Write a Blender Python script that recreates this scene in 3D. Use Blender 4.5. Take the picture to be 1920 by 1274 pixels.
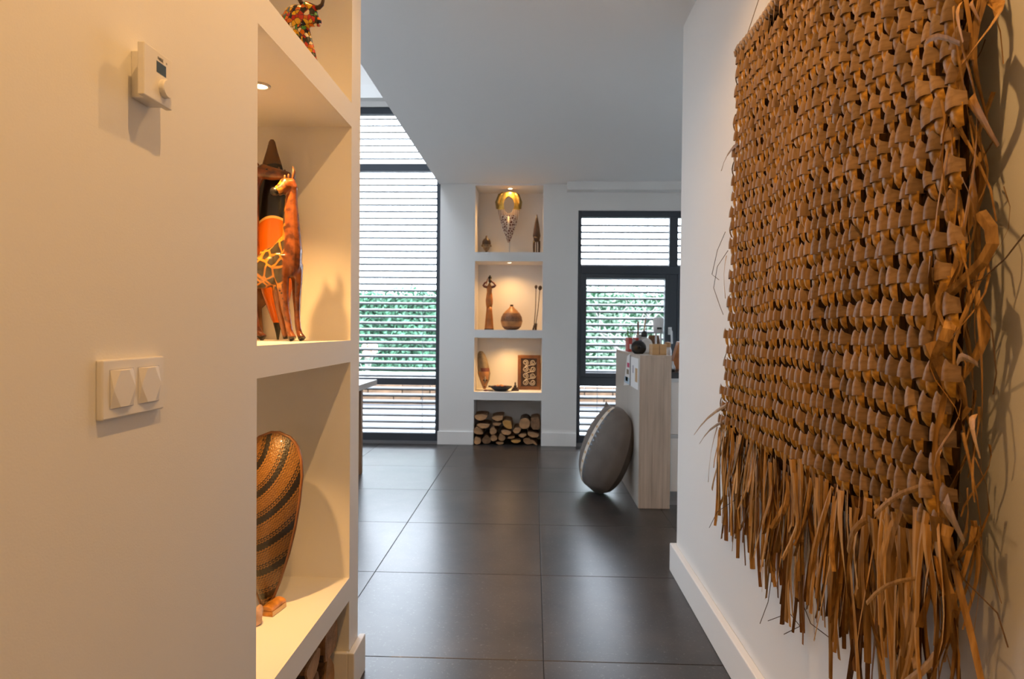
import bpy, bmesh, math, random
from mathutils import Vector, Matrix, Quaternion, noise
random.seed(7)
for o in list(bpy.data.objects): bpy.data.objects.remove(o, do_unlink=True)
SC = bpy.context.scene
COL = SC.collection
PI = math.pi

# ------------------------------------------------------------------ camera
CAM_H = 1.1755
F_PX, YAW, PITCH, ROLL = 1216.7, 0.0338, -0.0159, 0.009
_c, _s = math.cos(YAW), math.sin(YAW)
FWD = Vector((-_s*math.cos(PITCH), _c*math.cos(PITCH), math.sin(PITCH)))
RGT = Vector((_c, _s, 0)); UPV = RGT.cross(FWD)
_cr, _sr = math.cos(ROLL), math.sin(ROLL)
cam_d = bpy.data.cameras.new('camera'); cam = bpy.data.objects.new('camera', cam_d); COL.objects.link(cam)
_r2 = RGT*_cr + UPV*_sr; _u2 = UPV*_cr - RGT*_sr
cam.matrix_world = Matrix(((_r2.x, _u2.x, -FWD.x, 0), (_r2.y, _u2.y, -FWD.y, 0), (_r2.z, _u2.z, -FWD.z, CAM_H), (0, 0, 0, 1)))
cam_d.sensor_width = 36; cam_d.lens = 36*F_PX/1920; cam_d.clip_start = 0.02; cam_d.clip_end = 200
cam_d.dof.use_dof = True; cam_d.dof.focus_distance = 1.55; cam_d.dof.aperture_fstop = 7.0
SC.camera = cam
def at(x, y, X=None, Y=None, Z=None):
    a, b = _cr*(x-960)+_sr*(y-637), -_sr*(x-960)+_cr*(y-637)
    d = FWD*F_PX + RGT*a - UPV*b
    t = X/d.x if X is not None else Y/d.y if Y is not None else (Z-CAM_H)/d.z
    return d*t + Vector((0, 0, CAM_H))

# ------------------------------------------------------------------ world, exposure
SC.view_settings.view_transform = 'Standard'; SC.view_settings.look = 'None'
SC.view_settings.exposure = 0.0; SC.view_settings.gamma = 1.0; SC.view_settings.use_curve_mapping = False
W = bpy.data.worlds.new('overcast_sky'); SC.world = W; W.use_nodes = True
bg = W.node_tree.nodes['Background']; bg.inputs[0].default_value = (0.80, 0.86, 1.0, 1); bg.inputs[1].default_value = 12.5
WARM = (1.0, 0.54, 0.18)
P_HALL, P_NICHE, P_FAR = 38.0, 16.0, 17.0

# ------------------------------------------------------------------ materials
def new_mat(name):
    m = bpy.data.materials.new(name); m.use_nodes = True
    return m, m.node_tree.nodes, m.node_tree.links, m.node_tree.nodes['Principled BSDF']
def mat(name, col, rough=0.6, metal=0.0, var=0.0, vscale=8.0, bump=0.0, bscale=60.0, rnd=0.0, spec=0.5, stretch=(1, 1, 1), emit=None, estr=0.0, coat=0.0, col2=None):
    m, N, L, b = new_mat(name)
    b.inputs['Roughness'].default_value = rough; b.inputs['Metallic'].default_value = metal
    b.inputs['Specular IOR Level'].default_value = spec; b.inputs['Coat Weight'].default_value = coat
    b.inputs['Base Color'].default_value = (*col, 1)
    tc = N.new('ShaderNodeTexCoord'); mp = N.new('ShaderNodeMapping'); mp.inputs['Scale'].default_value = stretch
    L.new(tc.outputs['Object'], mp.inputs['Vector'])
    src = None
    if var or col2:
        n = N.new('ShaderNodeTexNoise'); n.inputs['Scale'].default_value = vscale; n.inputs['Detail'].default_value = 5
        L.new(mp.outputs[0], n.inputs['Vector'])
        r = N.new('ShaderNodeValToRGB'); r.color_ramp.elements[0].position = 0.32; r.color_ramp.elements[1].position = 0.68
        c2 = col2 if col2 else tuple(min(1, c*(1+var)) for c in col)
        r.color_ramp.elements[0].color = (*(c*(1-var) for c in col), 1); r.color_ramp.elements[1].color = (*c2, 1)
        L.new(n.outputs[0], r.inputs[0]); src = r.outputs[0]
        L.new(src, b.inputs['Base Color'])
    if rnd:
        oi = N.new('ShaderNodeObjectInfo'); hs = N.new('ShaderNodeHueSaturation')
        mr = N.new('ShaderNodeMapRange'); mr.inputs['To Min'].default_value = 1-rnd; mr.inputs['To Max'].default_value = 1+rnd
        L.new(oi.outputs['Random'], mr.inputs['Value']); L.new(mr.outputs[0], hs.inputs['Value'])
        if src: L.new(src, hs.inputs['Color'])
        else: hs.inputs['Color'].default_value = (*col, 1)
        L.new(hs.outputs[0], b.inputs['Base Color'])
    if bump:
        n2 = N.new('ShaderNodeTexNoise'); n2.inputs['Scale'].default_value = bscale; n2.inputs['Detail'].default_value = 4
        L.new(mp.outputs[0], n2.inputs['Vector'])
        bm = N.new('ShaderNodeBump'); bm.inputs['Strength'].default_value = bump; bm.inputs['Distance'].default_value = 0.01
        L.new(n2.outputs[0], bm.inputs['Height']); L.new(bm.outputs[0], b.inputs['Normal'])
    if emit:
        b.inputs['Emission Color'].default_value = (*emit, 1); b.inputs['Emission Strength'].default_value = estr
    return m
M = {}
M['plaster'] = mat('plaster', (0.80, 0.785, 0.76), 0.85, bump=0.05, bscale=330, spec=0.2)
M['paint'] = mat('white_paint', (0.82, 0.81, 0.79), 0.6, spec=0.3)
M['ceil'] = mat('ceiling_paint', (0.84, 0.84, 0.83), 0.9, spec=0.1)
M['grout'] = mat('grout', (0.022, 0.021, 0.021), 0.85)
M['anthracite'] = mat('anthracite', (0.042, 0.052, 0.067), 0.42)
M['slat'] = mat('blind_slat', (0.15, 0.156, 0.165), 0.45)
M['cord'] = mat('blind_cord', (0.35, 0.36, 0.37), 0.8)
M['white_plastic'] = mat('white_plastic', (0.80, 0.77, 0.72), 0.38)
M['screen'] = mat('lcd_screen', (0.05, 0.075, 0.095), 0.25)
M['print'] = mat('dark_print', (0.05, 0.05, 0.05), 0.6)
M['red_print'] = mat('grey_print', (0.35, 0.34, 0.33), 0.6)
M['oak'] = mat('grey_oak', (0.47, 0.39, 0.32), 0.55, var=0.16, vscale=5, stretch=(9, 9, 0.5), bump=0.05, bscale=40, rnd=0.05)
M['lam'] = mat('grey_laminate', (0.44, 0.41, 0.37), 0.5, var=0.04, vscale=4, stretch=(6, 6, 0.6))
M['tabletop'] = mat('pale_stone_top', (0.62, 0.62, 0.61), 0.35)
M['tablewood'] = mat('table_wood', (0.36, 0.21, 0.11), 0.5, var=0.2, vscale=5, stretch=(8, 8, 0.6))
M['white_front'] = mat('white_cabinet', (0.78, 0.79, 0.80), 0.35)
M['alu'] = mat('alu', (0.50, 0.50, 0.50), 0.35, 0.8)
M['blacktop'] = mat('black_top', (0.02, 0.021, 0.024), 0.3)
M['bark'] = mat('bark', (0.10, 0.062, 0.04), 0.9, var=0.5, vscale=25, bump=0.8, bscale=50, rnd=0.25)
M['split'] = mat('split_wood', (0.27, 0.14, 0.065), 0.8, var=0.35, vscale=10, stretch=(3, 3, 3), bump=0.3, bscale=40, rnd=0.3)
M['endgrain'] = mat('end_grain', (0.42, 0.225, 0.10), 0.8, var=0.35, vscale=12, bump=0.3, bscale=70, rnd=0.22)
M['endorange'] = mat('end_grain_orange', (0.56, 0.28, 0.07), 0.8, var=0.2, vscale=12, bump=0.3, bscale=70)
M['dark_wood'] = mat('dark_wood', (0.050, 0.026, 0.015), 0.45, var=0.4, vscale=20)
M['brown_wood'] = mat('brown_wood', (0.17, 0.070, 0.024), 0.4, var=0.3, vscale=16, coat=0.2)
M['orange_wood'] = mat('orange_wood', (0.42, 0.14, 0.022), 0.42, var=0.25, vscale=14)
M['tan_wood'] = mat('tan_wood', (0.45, 0.26, 0.11), 0.5, var=0.2, vscale=14, stretch=(1, 1, 4))
M['black'] = mat('black_satin', (0.012, 0.011, 0.011), 0.3)
M['gold'] = mat('gold_leaf', (0.62, 0.40, 0.09), 0.32, 0.85, var=0.2, vscale=40, bump=0.2, bscale=80)
M['brass_d'] = mat('dull_brass', (0.20, 0.14, 0.045), 0.45, 0.6, var=0.3, vscale=40)
M['redbrown'] = mat('red_brown', (0.13, 0.028, 0.017), 0.5)
M['bonewhite'] = mat('bone_white', (0.62, 0.55, 0.46), 0.6)
M['greywood'] = mat('pale_grey_wood', (0.22, 0.165, 0.10), 0.6, var=0.25, vscale=30)
M['gourd'] = mat('gourd', (0.38, 0.17, 0.055), 0.45, var=0.25, vscale=18)
M['gourd_d'] = mat('gourd_band', (0.20, 0.085, 0.032), 0.5, var=0.3, vscale=60)
M['steel'] = mat('steel', (0.5, 0.5, 0.5), 0.3, 0.9)
M['string'] = mat('string', (0.30, 0.24, 0.17), 0.9)
M['pavers'] = mat('outdoor_paving', (0.45, 0.45, 0.44), 0.9, var=0.05, vscale=2)
M['stone'] = mat('sandstone', (0.16, 0.095, 0.055), 0.9, var=0.3, vscale=6, rnd=0.25)
M['stone_d'] = mat('dark_kerb', (0.17, 0.17, 0.18), 0.9)
M['leaf'] = mat('hedge_leaf', (0.085, 0.22, 0.13), 0.45, var=0.45, vscale=3)
M['leaf2'] = mat('hedge_leaf_pale', (0.20, 0.31, 0.22), 0.5, var=0.4, vscale=3)
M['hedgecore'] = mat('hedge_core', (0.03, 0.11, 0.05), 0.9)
M['stem'] = mat('pale_stem', (0.20, 0.19, 0.17), 0.8)
M['basil'] = mat('basil', (0.10, 0.30, 0.02), 0.4, var=0.3, vscale=30)
M['wall_render'] = mat('garden_wall_render', (0.75, 0.75, 0.74), 0.9)
M['paper'] = mat('paper', (0.82, 0.83, 0.84), 0.8)
M['pink'] = mat('pink_ink', (0.62, 0.06, 0.16), 0.8)
M['teal'] = mat('teal_ink', (0.02, 0.30, 0.26), 0.8)
M['paleblue'] = mat('pale_blue_ink', (0.45, 0.62, 0.75), 0.8)
M['ochre'] = mat('ochre_ink', (0.50, 0.32, 0.16), 0.8)
M['greyink'] = mat('grey_ink', (0.42, 0.42, 0.50), 0.8)
M['booksp_red'] = mat('red_cover', (0.52, 0.07, 0.05), 0.5)
M['booksp_grey'] = mat('grey_cover', (0.36, 0.36, 0.38), 0.5)
M['booksp_blue'] = mat('blue_cover', (0.06, 0.07, 0.25), 0.5)
M['wht'] = mat('white_enamel', (0.72, 0.73, 0.74), 0.35)
M['bamboo'] = mat('bamboo', (0.52, 0.31, 0.13), 0.5, var=0.12, vscale=6, stretch=(1, 1, 6))
M['pinkstone'] = mat('pink_stone', (0.55, 0.36, 0.27), 0.6, var=0.3, vscale=30)
M['amber'] = mat('amber_wood', (0.48, 0.20, 0.03), 0.18, var=0.55, vscale=26, coat=0.6)
M['amber_pale'] = mat('amber_pale_edge', (0.70, 0.48, 0.24), 0.3, coat=0.4)
M['taupe'] = mat('taupe_fabric', (0.118, 0.098, 0.084), 0.75, var=0.12, vscale=9, bump=0.15, bscale=240)
M['lamp_on'] = mat('lamp_lens', (1, 0.9, 0.75), 0.5, emit=(1.0, 0.80, 0.52), estr=14.0)
M['lampring'] = mat('lamp_ring', (0.70, 0.66, 0.60), 0.35)

def glass_mat():
    m, N, L, b = new_mat('window_glass'); N.remove(b)
    t = N.new('ShaderNodeBsdfTransparent'); g = N.new('ShaderNodeBsdfGlossy'); g.inputs['Roughness'].default_value = 0.02
    t.inputs[0].default_value = (0.96, 0.98, 0.97, 1)
    f = N.new('ShaderNodeFresnel'); f.inputs[0].default_value = 1.3
    mx = N.new('ShaderNodeMixShader'); L.new(f.outputs[0], mx.inputs[0]); L.new(t.outputs[0], mx.inputs[1]); L.new(g.outputs[0], mx.inputs[2])
    L.new(mx.outputs[0], N['Material Output'].inputs[0]); return m
M['glass'] = glass_mat()

def tile_mat():
    m, N, L, b = new_mat('slate_tile')
    geo = N.new('ShaderNodeNewGeometry'); oi = N.new('ShaderNodeObjectInfo')
    off = N.new('ShaderNodeVectorMath'); off.operation = 'MULTIPLY_ADD'
    off.inputs[1].default_value = (1, 1, 1)
    sc = N.new('ShaderNodeVectorMath'); sc.operation = 'SCALE'; sc.inputs['Scale'].default_value = 0.0
    L.new(geo.outputs['Position'], off.inputs[0]); comb = N.new('ShaderNodeCombineXYZ')
    mu = N.new('ShaderNodeMath'); mu.operation = 'MULTIPLY'; mu.inputs[1].default_value = 37.0
    L.new(oi.outputs['Random'], mu.inputs[0]); L.new(mu.outputs[0], comb.inputs[2]); L.new(comb.outputs[0], off.inputs[2])
    n1 = N.new('ShaderNodeTexNoise'); n1.inputs['Scale'].default_value = 2.6; n1.inputs['Detail'].default_value = 7; n1.inputs['Roughness'].default_value = 0.65
    n2 = N.new('ShaderNodeTexNoise'); n2.inputs['Scale'].default_value = 85; n2.inputs['Detail'].default_value = 3; n2.inputs['Roughness'].default_value = 0.6
    for n in (n1, n2): L.new(off.outputs[0], n.inputs['Vector'])
    r1 = N.new('ShaderNodeValToRGB'); e = r1.color_ramp.elements
    e[0].position = 0.28; e[0].color = (0.013, 0.0145, 0.0170, 1); e[1].position = 0.74; e[1].color = (0.066, 0.053, 0.046, 1)
    r2 = N.new('ShaderNodeValToRGB'); e = r2.color_ramp.elements
    e[0].position = 0.60; e[0].color = (0, 0, 0, 1); e[1].position = 0.80; e[1].color = (0.26, 0.25, 0.24, 1)
    add = N.new('ShaderNodeMixRGB'); add.blend_type = 'ADD'; add.inputs[0].default_value = 0.4
    L.new(n1.outputs[0], r1.inputs[0]); L.new(n2.outputs[0], r2.inputs[0]); L.new(r1.outputs[0], add.inputs[1]); L.new(r2.outputs[0], add.inputs[2])
    L.new(add.outputs[0], b.inputs['Base Color'])
    b.inputs['Roughness'].default_value = 0.29
    b.inputs['Specular IOR Level'].default_value = 0.5
    return m
M['tile'] = tile_mat()

def leafstrip_mat(name, c1, c2, rough, rnd, spec=0.22):
    m, N, L, b = new_mat(name)
    tc = N.new('ShaderNodeTexCoord'); mp = N.new('ShaderNodeMapping'); mp.inputs['Scale'].default_value = (140, 140, 10)
    L.new(tc.outputs['Object'], mp.inputs[0])
    n = N.new('ShaderNodeTexNoise'); n.inputs['Scale'].default_value = 1.0; n.inputs['Detail'].default_value = 4
    L.new(mp.outputs[0], n.inputs['Vector'])
    r = N.new('ShaderNodeValToRGB'); r.color_ramp.elements[0].position = 0.3; r.color_ramp.elements[1].position = 0.7
    r.color_ramp.elements[0].color = (*c1, 1); r.color_ramp.elements[1].color = (*c2, 1); L.new(n.outputs[0], r.inputs[0])
    oi = N.new('ShaderNodeObjectInfo'); hs = N.new('ShaderNodeHueSaturation')
    mr = N.new('ShaderNodeMapRange'); mr.inputs['To Min'].default_value = 1-rnd; mr.inputs['To Max'].default_value = 1+rnd*0.8
    L.new(oi.outputs['Random'], mr.inputs['Value']); L.new(mr.outputs[0], hs.inputs['Value'])
    L.new(r.outputs[0], hs.inputs['Color']); L.new(hs.outputs[0], b.inputs['Base Color'])
    b.inputs['Roughness'].default_value = rough; b.inputs['Specular IOR Level'].default_value = spec
    bm = N.new('ShaderNodeBump'); bm.inputs['Strength'].default_value = 0.35; bm.inputs['Distance'].default_value = 0.002
    L.new(n.outputs[0], bm.inputs['Height']); L.new(bm.outputs[0], b.inputs['Normal'])
    return m
M['knot_cap'] = leafstrip_mat('pandanus_cap', (0.165, 0.094, 0.043), (0.265, 0.160, 0.080), 0.55, 0.28)
M['knot_tongue'] = leafstrip_mat('pandanus_tongue', (0.30, 0.135, 0.014), (0.50, 0.255, 0.034), 0.45, 0.3)
M['strip'] = leafstrip_mat('pandanus_strip', (0.25, 0.120, 0.026), (0.50, 0.27, 0.075), 0.55, 0.45)
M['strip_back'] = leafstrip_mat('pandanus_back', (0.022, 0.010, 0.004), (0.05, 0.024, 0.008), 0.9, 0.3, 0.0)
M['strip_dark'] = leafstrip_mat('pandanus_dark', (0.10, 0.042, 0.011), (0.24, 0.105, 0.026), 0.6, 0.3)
M['rodwrap'] = leafstrip_mat('rod_wrap', (0.30, 0.20, 0.125), (0.42, 0.30, 0.20), 0.6, 0.15)
M['fibre'] = mat('dry_fibre', (0.10, 0.055, 0.025), 0.8)

def pattern_mat(name, kind):
    m, N, L, b = new_mat(name); tc = N.new('ShaderNodeTexCoord'); ob = tc.outputs['Object']
    def ramp(stops, inter='LINEAR'):
        r = N.new('ShaderNodeValToRGB'); r.color_ramp.interpolation = inter
        el = r.color_ramp.elements
        while len(el) < len(stops): el.new(0.5)
        for e, (p, c) in zip(el, stops): e.position = p; e.color = (*c, 1)
        return r
    if kind == 'giraffe':
        v = N.new('ShaderNodeTexVoronoi'); v.feature = 'DISTANCE_TO_EDGE'; v.inputs['Scale'].default_value = 31
        mp = N.new('ShaderNodeMapping'); mp.inputs['Scale'].default_value = (1, 1, 0.8); L.new(ob, mp.inputs[0]); L.new(mp.outputs[0], v.inputs['Vector'])
        r = ramp([(0.0, (0.55, 0.22, 0.02)), (0.055, (0.45, 0.17, 0.02)), (0.10, (0.035, 0.026, 0.014)), (1, (0.085, 0.065, 0.03))])
        L.new(v.outputs['Distance'], r.inputs[0])
        v2 = N.new('ShaderNodeTexVoronoi'); v2.inputs['Scale'].default_value = 62; L.new(ob, v2.inputs['Vector'])
        r2 = ramp([(0.0, (0.02, 0.012, 0.008)), (0.17, (0.02, 0.012, 0.008)), (0.25, (0.26, 0.085, 0.018)), (1, (0.20, 0.06, 0.014))])
        L.new(v2.outputs['Distance'], r2.inputs[0])
        sx = N.new('ShaderNodeSeparateXYZ'); L.new(ob, sx.inputs[0])
        # body patches behind the chest line (x < limit) and above the legs
        mx = N.new('ShaderNodeMapRange'); mx.inputs['From Min'].default_value = -0.020; mx.inputs['From Max'].default_value = -0.014; L.new(sx.outputs[0], mx.inputs[0])
        mz = N.new('ShaderNodeMapRange'); mz.inputs['From Min'].default_value = 0.145; mz.inputs['From Max'].default_value = 0.155; L.new(sx.outputs[2], mz.inputs[0])
        plain = N.new('ShaderNodeTexNoise'); plain.inputs['Scale'].default_value = 45; L.new(ob, plain.inputs['Vector'])
        rp = ramp([(0.36, (0.085, 0.024, 0.008)), (0.5, (0.20, 0.055, 0.013)), (0.7, (0.27, 0.080, 0.018))]); L.new(plain.outputs[0], rp.inputs[0])
        legm = N.new('ShaderNodeMixRGB'); L.new(mx.outputs[0], legm.inputs[0]); L.new(r2.outputs[0], legm.inputs[1]); L.new(rp.outputs[0], legm.inputs[2])
        up = N.new('ShaderNodeMixRGB'); L.new(mx.outputs[0], up.inputs[0]); L.new(r.outputs[0], up.inputs[1]); L.new(rp.outputs[0], up.inputs[2])
        fin = N.new('ShaderNodeMixRGB'); L.new(mz.outputs[0], fin.inputs[0]); L.new(legm.outputs[0], fin.inputs[1]); L.new(up.outputs[0], fin.inputs[2])
        hz = N.new('ShaderNodeMapRange'); hz.inputs['From Min'].default_value = 0.012; hz.inputs['From Max'].default_value = 0.017; L.new(sx.outputs[2], hz.inputs[0])
        f2 = N.new('ShaderNodeMixRGB'); L.new(hz.outputs[0], f2.inputs[0]); f2.inputs[1].default_value = (0.015, 0.011, 0.008, 1); L.new(fin.outputs[0], f2.inputs[2])
        L.new(f2.outputs[0], b.inputs['Base Color']); b.inputs['Roughness'].default_value = 0.28; b.inputs['Coat Weight'].default_value = 0.5; b.inputs['Coat Roughness'].default_value = 0.15
    elif kind == 'mosaic':
        v = N.new('ShaderNodeTexVoronoi'); v.inputs['Scale'].default_value = 85; L.new(ob, v.inputs['Vector'])
        sp = N.new('ShaderNodeSeparateColor'); L.new(v.outputs['Color'], sp.inputs[0])
        r = ramp([(0.0, (0.55, 0.035, 0.01)), (0.2, (0.75, 0.42, 0.015)), (0.38, (0.66, 0.16, 0.01)), (0.5, (0.012, 0.010, 0.010)), (0.62, (0.75, 0.62, 0.40)), (0.72, (0.16, 0.20, 0.27)), (0.82, (0.035, 0.03, 0.012)), (0.9, (0.07, 0.24, 0.05)), (0.95, (0.36, 0.01, 0.008))], 'CONSTANT')
        L.new(sp.outputs[0], r.inputs[0])
        e = N.new('ShaderNodeTexVoronoi'); e.feature = 'DISTANCE_TO_EDGE'; e.inputs['Scale'].default_value = 85; L.new(ob, e.inputs['Vector'])
        re = ramp([(0.03, (0, 0, 0)), (0.06, (1, 1, 1))]); L.new(e.outputs[0], re.inputs[0])
        mx = N.new('ShaderNodeMixRGB'); mx.inputs[1].default_value = (0.02, 0.015, 0.01, 1); L.new(re.outputs[0], mx.inputs[0]); L.new(r.outputs[0], mx.inputs[2])
        L.new(mx.outputs[0], b.inputs['Base Color']); b.inputs['Roughness'].default_value = 0.2
        bm = N.new('ShaderNodeBump'); bm.inputs['Strength'].default_value = 0.5; bm.inputs['Distance'].default_value = 0.003; L.new(re.outputs[0], bm.inputs['Height']); L.new(bm.outputs[0], b.inputs['Normal'])
    elif kind == 'shield':
        # concentric arched bands: dark weave, gold ribs and sawtooth rows
        sx = N.new('ShaderNodeSeparateXYZ'); L.new(ob, sx.inputs[0])
        def math_(op, a, c):
            n = N.new('ShaderNodeMath'); n.operation = op
            for i, q in enumerate((a, c)):
                if isinstance(q, (int, float)): n.inputs[i].default_value = q
                else: L.new(q, n.inputs[i])
            return n.outputs[0]
        xx = math_('MULTIPLY', math_('ADD', sx.outputs[0], 0.075), 1.25); zz = math_('SUBTRACT', sx.outputs[2], 0.47)
        d = math_('SQRT', math_('ADD', math_('MULTIPLY', xx, xx), math_('MULTIPLY', zz, zz)), 0)
        saw = math_('MULTIPLY', math_('PINGPONG', math_('ADD', sx.outputs[0], math_('MULTIPLY', sx.outputs[2], 0.8)), 0.0055), 9.0)
        b2 = math_('ADD', math_('MULTIPLY', math_('FRACT', math_('MULTIPLY', d, 14.0), 0), 0.94), saw)
        g, dk, md = (0.175, 0.082, 0.014), (0.012, 0.008, 0.004), (0.045, 0.021, 0.006)
        r = ramp([(0.0, dk), (0.06, g), (0.10, dk), (0.34, dk), (0.36, g), (0.43, dk), (0.46, g), (0.53, md), (0.55, g), (0.62, md), (0.64, g), (0.71, md), (0.73, g), (0.80, md), (0.82, g), (0.88, dk), (0.93, g)], 'CONSTANT')
        L.new(b2, r.inputs[0])
        wv = N.new('ShaderNodeTexNoise'); wv.inputs['Scale'].default_value = 160; L.new(ob, wv.inputs['Vector'])
        mx = N.new('ShaderNodeMixRGB'); mx.blend_type = 'MULTIPLY'; mx.inputs[0].default_value = 0.6; L.new(r.outputs[0], mx.inputs[1]); L.new(wv.outputs[0], mx.inputs[2])
        ml = N.new('ShaderNodeMixRGB'); ml.blend_type = 'ADD'; ml.inputs[0].default_value = 0.35; L.new(mx.outputs[0], ml.inputs[1]); L.new(r.outputs[0], ml.inputs[2])
        L.new(ml.outputs[0], b.inputs['Base Color']); b.inputs['Roughness'].default_value = 0.42; b.inputs['Coat Weight'].default_value = 0.3
        bm = N.new('ShaderNodeBump'); bm.inputs['Strength'].default_value = 0.6; bm.inputs['Distance'].default_value = 0.003; L.new(wv.outputs[0], bm.inputs['Height']); L.new(bm.outputs[0], b.inputs['Normal'])
    elif kind == 'mask':
        sx = N.new('ShaderNodeSeparateXYZ'); L.new(ob, sx.inputs[0])
        # arch line between black brow and orange face follows z and x
        a = N.new('ShaderNodeMath'); a.operation = 'MULTIPLY'; L.new(sx.outputs[0], a.inputs[0]); L.new(sx.outputs[0], a.inputs[1])
        a2 = N.new('ShaderNodeMath'); a2.operation = 'MULTIPLY_ADD'; a2.inputs[1].default_value = 9.0; L.new(a.outputs[0], a2.inputs[0]); L.new(sx.outputs[2], a2.inputs[2])
        r = ramp([(0.0, (0.02, 0.018, 0.012)), (0.054, (0.62, 0.13, 0.008)), (0.372, (0.72, 0.42, 0.12)), (0.379, (0.010, 0.009, 0.009)), (0.545, (0.13, 0.05, 0.014))], 'CONSTANT')
        L.new(a2.outputs[0], r.inputs[0]); L.new(r.outputs[0], b.inputs['Base Color']); b.inputs['Roughness'].default_value = 0.22; b.inputs['Coat Weight'].default_value = 0.4
    elif kind == 'maskpat':
        v = N.new('ShaderNodeTexVoronoi'); v.feature = 'DISTANCE_TO_EDGE'; v.inputs['Scale'].default_value = 38; L.new(ob, v.inputs['Vector'])
        r = ramp([(0.0, (0.62, 0.54, 0.46)), (0.09, (0.58, 0.50, 0.42)), (0.14, (0.12, 0.03, 0.018))]); L.new(v.outputs['Distance'], r.inputs[0])
        L.new(r.outputs[0], b.inputs['Base Color']); b.inputs['Roughness'].default_value = 0.6
    elif kind == 'pale_stripe':
        w = N.new('ShaderNodeTexWave'); w.inputs['Scale'].default_value = 18; w.inputs['Distortion'].default_value = 1.5; L.new(ob, w.inputs['Vector'])
        r = ramp([(0.3, (0.55, 0.46, 0.37)), (0.7, (0.26, 0.16, 0.11))]); L.new(w.outputs[0], r.inputs[0])
        L.new(r.outputs[0], b.inputs['Base Color']); b.inputs['Roughness'].default_value = 0.6
    return m
for k in ('giraffe', 'mosaic', 'shield', 'mask', 'maskpat', 'pale_stripe'): M[k] = pattern_mat('pattern_'+k, k)

# ------------------------------------------------------------------ helpers
class MB:
    def __init__(s): s.v = []; s.f = []; s.m = []
    def face(s, idx, mi=0): s.f.append(tuple(idx)); s.m.append(mi)
    def box(s, x0, x1, y0, y1, z0, z1, mi=0, T=None):
        n = len(s.v); P = [(x, y, z) for z in (z0, z1) for y in (y0, y1) for x in (x0, x1)]
        s.v += [tuple(T @ Vector(p)) for p in P] if T else P
        for q in ((0, 2, 3, 1), (4, 5, 7, 6), (0, 1, 5, 4), (2, 6, 7, 3), (0, 4, 6, 2), (1, 3, 7, 5)): s.face([n+i for i in q], mi)
        return s
    def tube(s, pts, rad, seg=8, mi=0, cap=True, flat=1.0):
        pts = [Vector(p) for p in pts]
        if not hasattr(rad, '__len__'): rad = [rad]*len(pts)
        t0 = (pts[1]-pts[0]).normalized(); a = t0.cross(Vector((0, 0, 1)))
        if a.length < 1e-3: a = t0.cross(Vector((1, 0, 0)))
        a.normalize(); rings = []
        for i, p in enumerate(pts):
            t = (pts[min(i+1, len(pts)-1)]-pts[max(i-1, 0)]).normalized()
            a = (a-t*a.dot(t)).normalized(); c = t.cross(a); n = len(s.v)
            for k in range(seg):
                g = 2*PI*k/seg; s.v.append(tuple(p + a*math.cos(g)*rad[i] + c*math.sin(g)*rad[i]*flat))
            rings.append(n)
        for i in range(len(pts)-1):
            for k in range(seg):
                k2 = (k+1) % seg; s.face((rings[i]+k, rings[i]+k2, rings[i+1]+k2, rings[i+1]+k), mi)
        if cap:
            s.face([rings[0]+k for k in reversed(range(seg))], mi); s.face([rings[-1]+k for k in range(seg)], mi)
        return s
    def lathe(s, prof, c=(0, 0, 0), seg=20, mi=0, sy=1.0, mis=None):
        n = len(s.v); c = Vector(c)
        for r, z in prof:
            for k in range(seg):
                g = 2*PI*k/seg; s.v.append((c.x+r*math.cos(g), c.y+r*math.sin(g)*sy, c.z+z))
        for i in range(len(prof)-1):
            for k in range(seg):
                k2 = (k+1) % seg; s.face((n+i*seg+k, n+i*seg+k2, n+(i+1)*seg+k2, n+(i+1)*seg+k), mis[i] if mis else mi)
        s.face([n+k for k in reversed(range(seg))], mis[0] if mis else mi); s.face([n+(len(prof)-1)*seg+k for k in range(seg)], mis[-1] if mis else mi)
        return s
    def prism(s, poly, y0, y1, mi=0, mside=None, T=None):
        # polygon in x,z extruded along y
        n = len(s.v); k = len(poly); f = (lambda p: tuple(T @ Vector(p))) if T else (lambda p: p)
        s.v += [f((x, y0, z)) for x, z in poly] + [f((x, y1, z)) for x, z in poly]
        s.face([n+i for i in range(k)], mi); s.face([n+k+i for i in reversed(range(k))], mi)
        for i in range(k):
            j = (i+1) % k; s.face((n+j, n+i, n+k+i, n+k+j), mi if mside is None else mside)
        return s
    def grid(s, fn, nu, nv, mi=0, mf=None):
        n = len(s.v)
        for j in range(nv+1):
            for i in range(nu+1): s.v.append(tuple(fn(i/nu, j/nv)))
        for j in range(nv):
            for i in range(nu):
                a = n+j*(nu+1)+i; s.face((a, a+1, a+nu+2, a+nu+1), mf((i+.5)/nu, (j+.5)/nv) if mf else mi)
        return s
    def mesh(s, name, mats, smooth=False):
        me = bpy.data.meshes.new(name); me.from_pydata(s.v, [], s.f)
        for m in mats: me.materials.append(M[m] if isinstance(m, str) else m)
        me.polygons.foreach_set('material_index', s.m)
        if smooth: me.polygons.foreach_set('use_smooth', [True]*len(s.f))
        me.update(); return me
def link(name, me, parent=None, loc=None):
    o = bpy.data.objects.new(name, me); COL.objects.link(o)
    if loc is not None: o.location = loc
    if parent: o.parent = parent
    return o
def build(mb, name, mats, parent=None, loc=None, smooth=False, bevel=0.0, seg=2):
    if isinstance(mats, str): mats = [mats]
    o = link(name, mb.mesh(name, mats, smooth), parent, loc)
    if bevel:
        bm = bmesh.new(); bm.from_mesh(o.data)
        ed = [e for e in bm.edges if len(e.link_faces) == 2 and e.calc_face_angle(0) > 0.6]
        bmesh.ops.bevel(bm, geom=ed, offset=bevel, segments=seg, affect='EDGES', clamp_overlap=True, profile=0.5)
        bm.to_mesh(o.data); bm.free()
    return o
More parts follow.
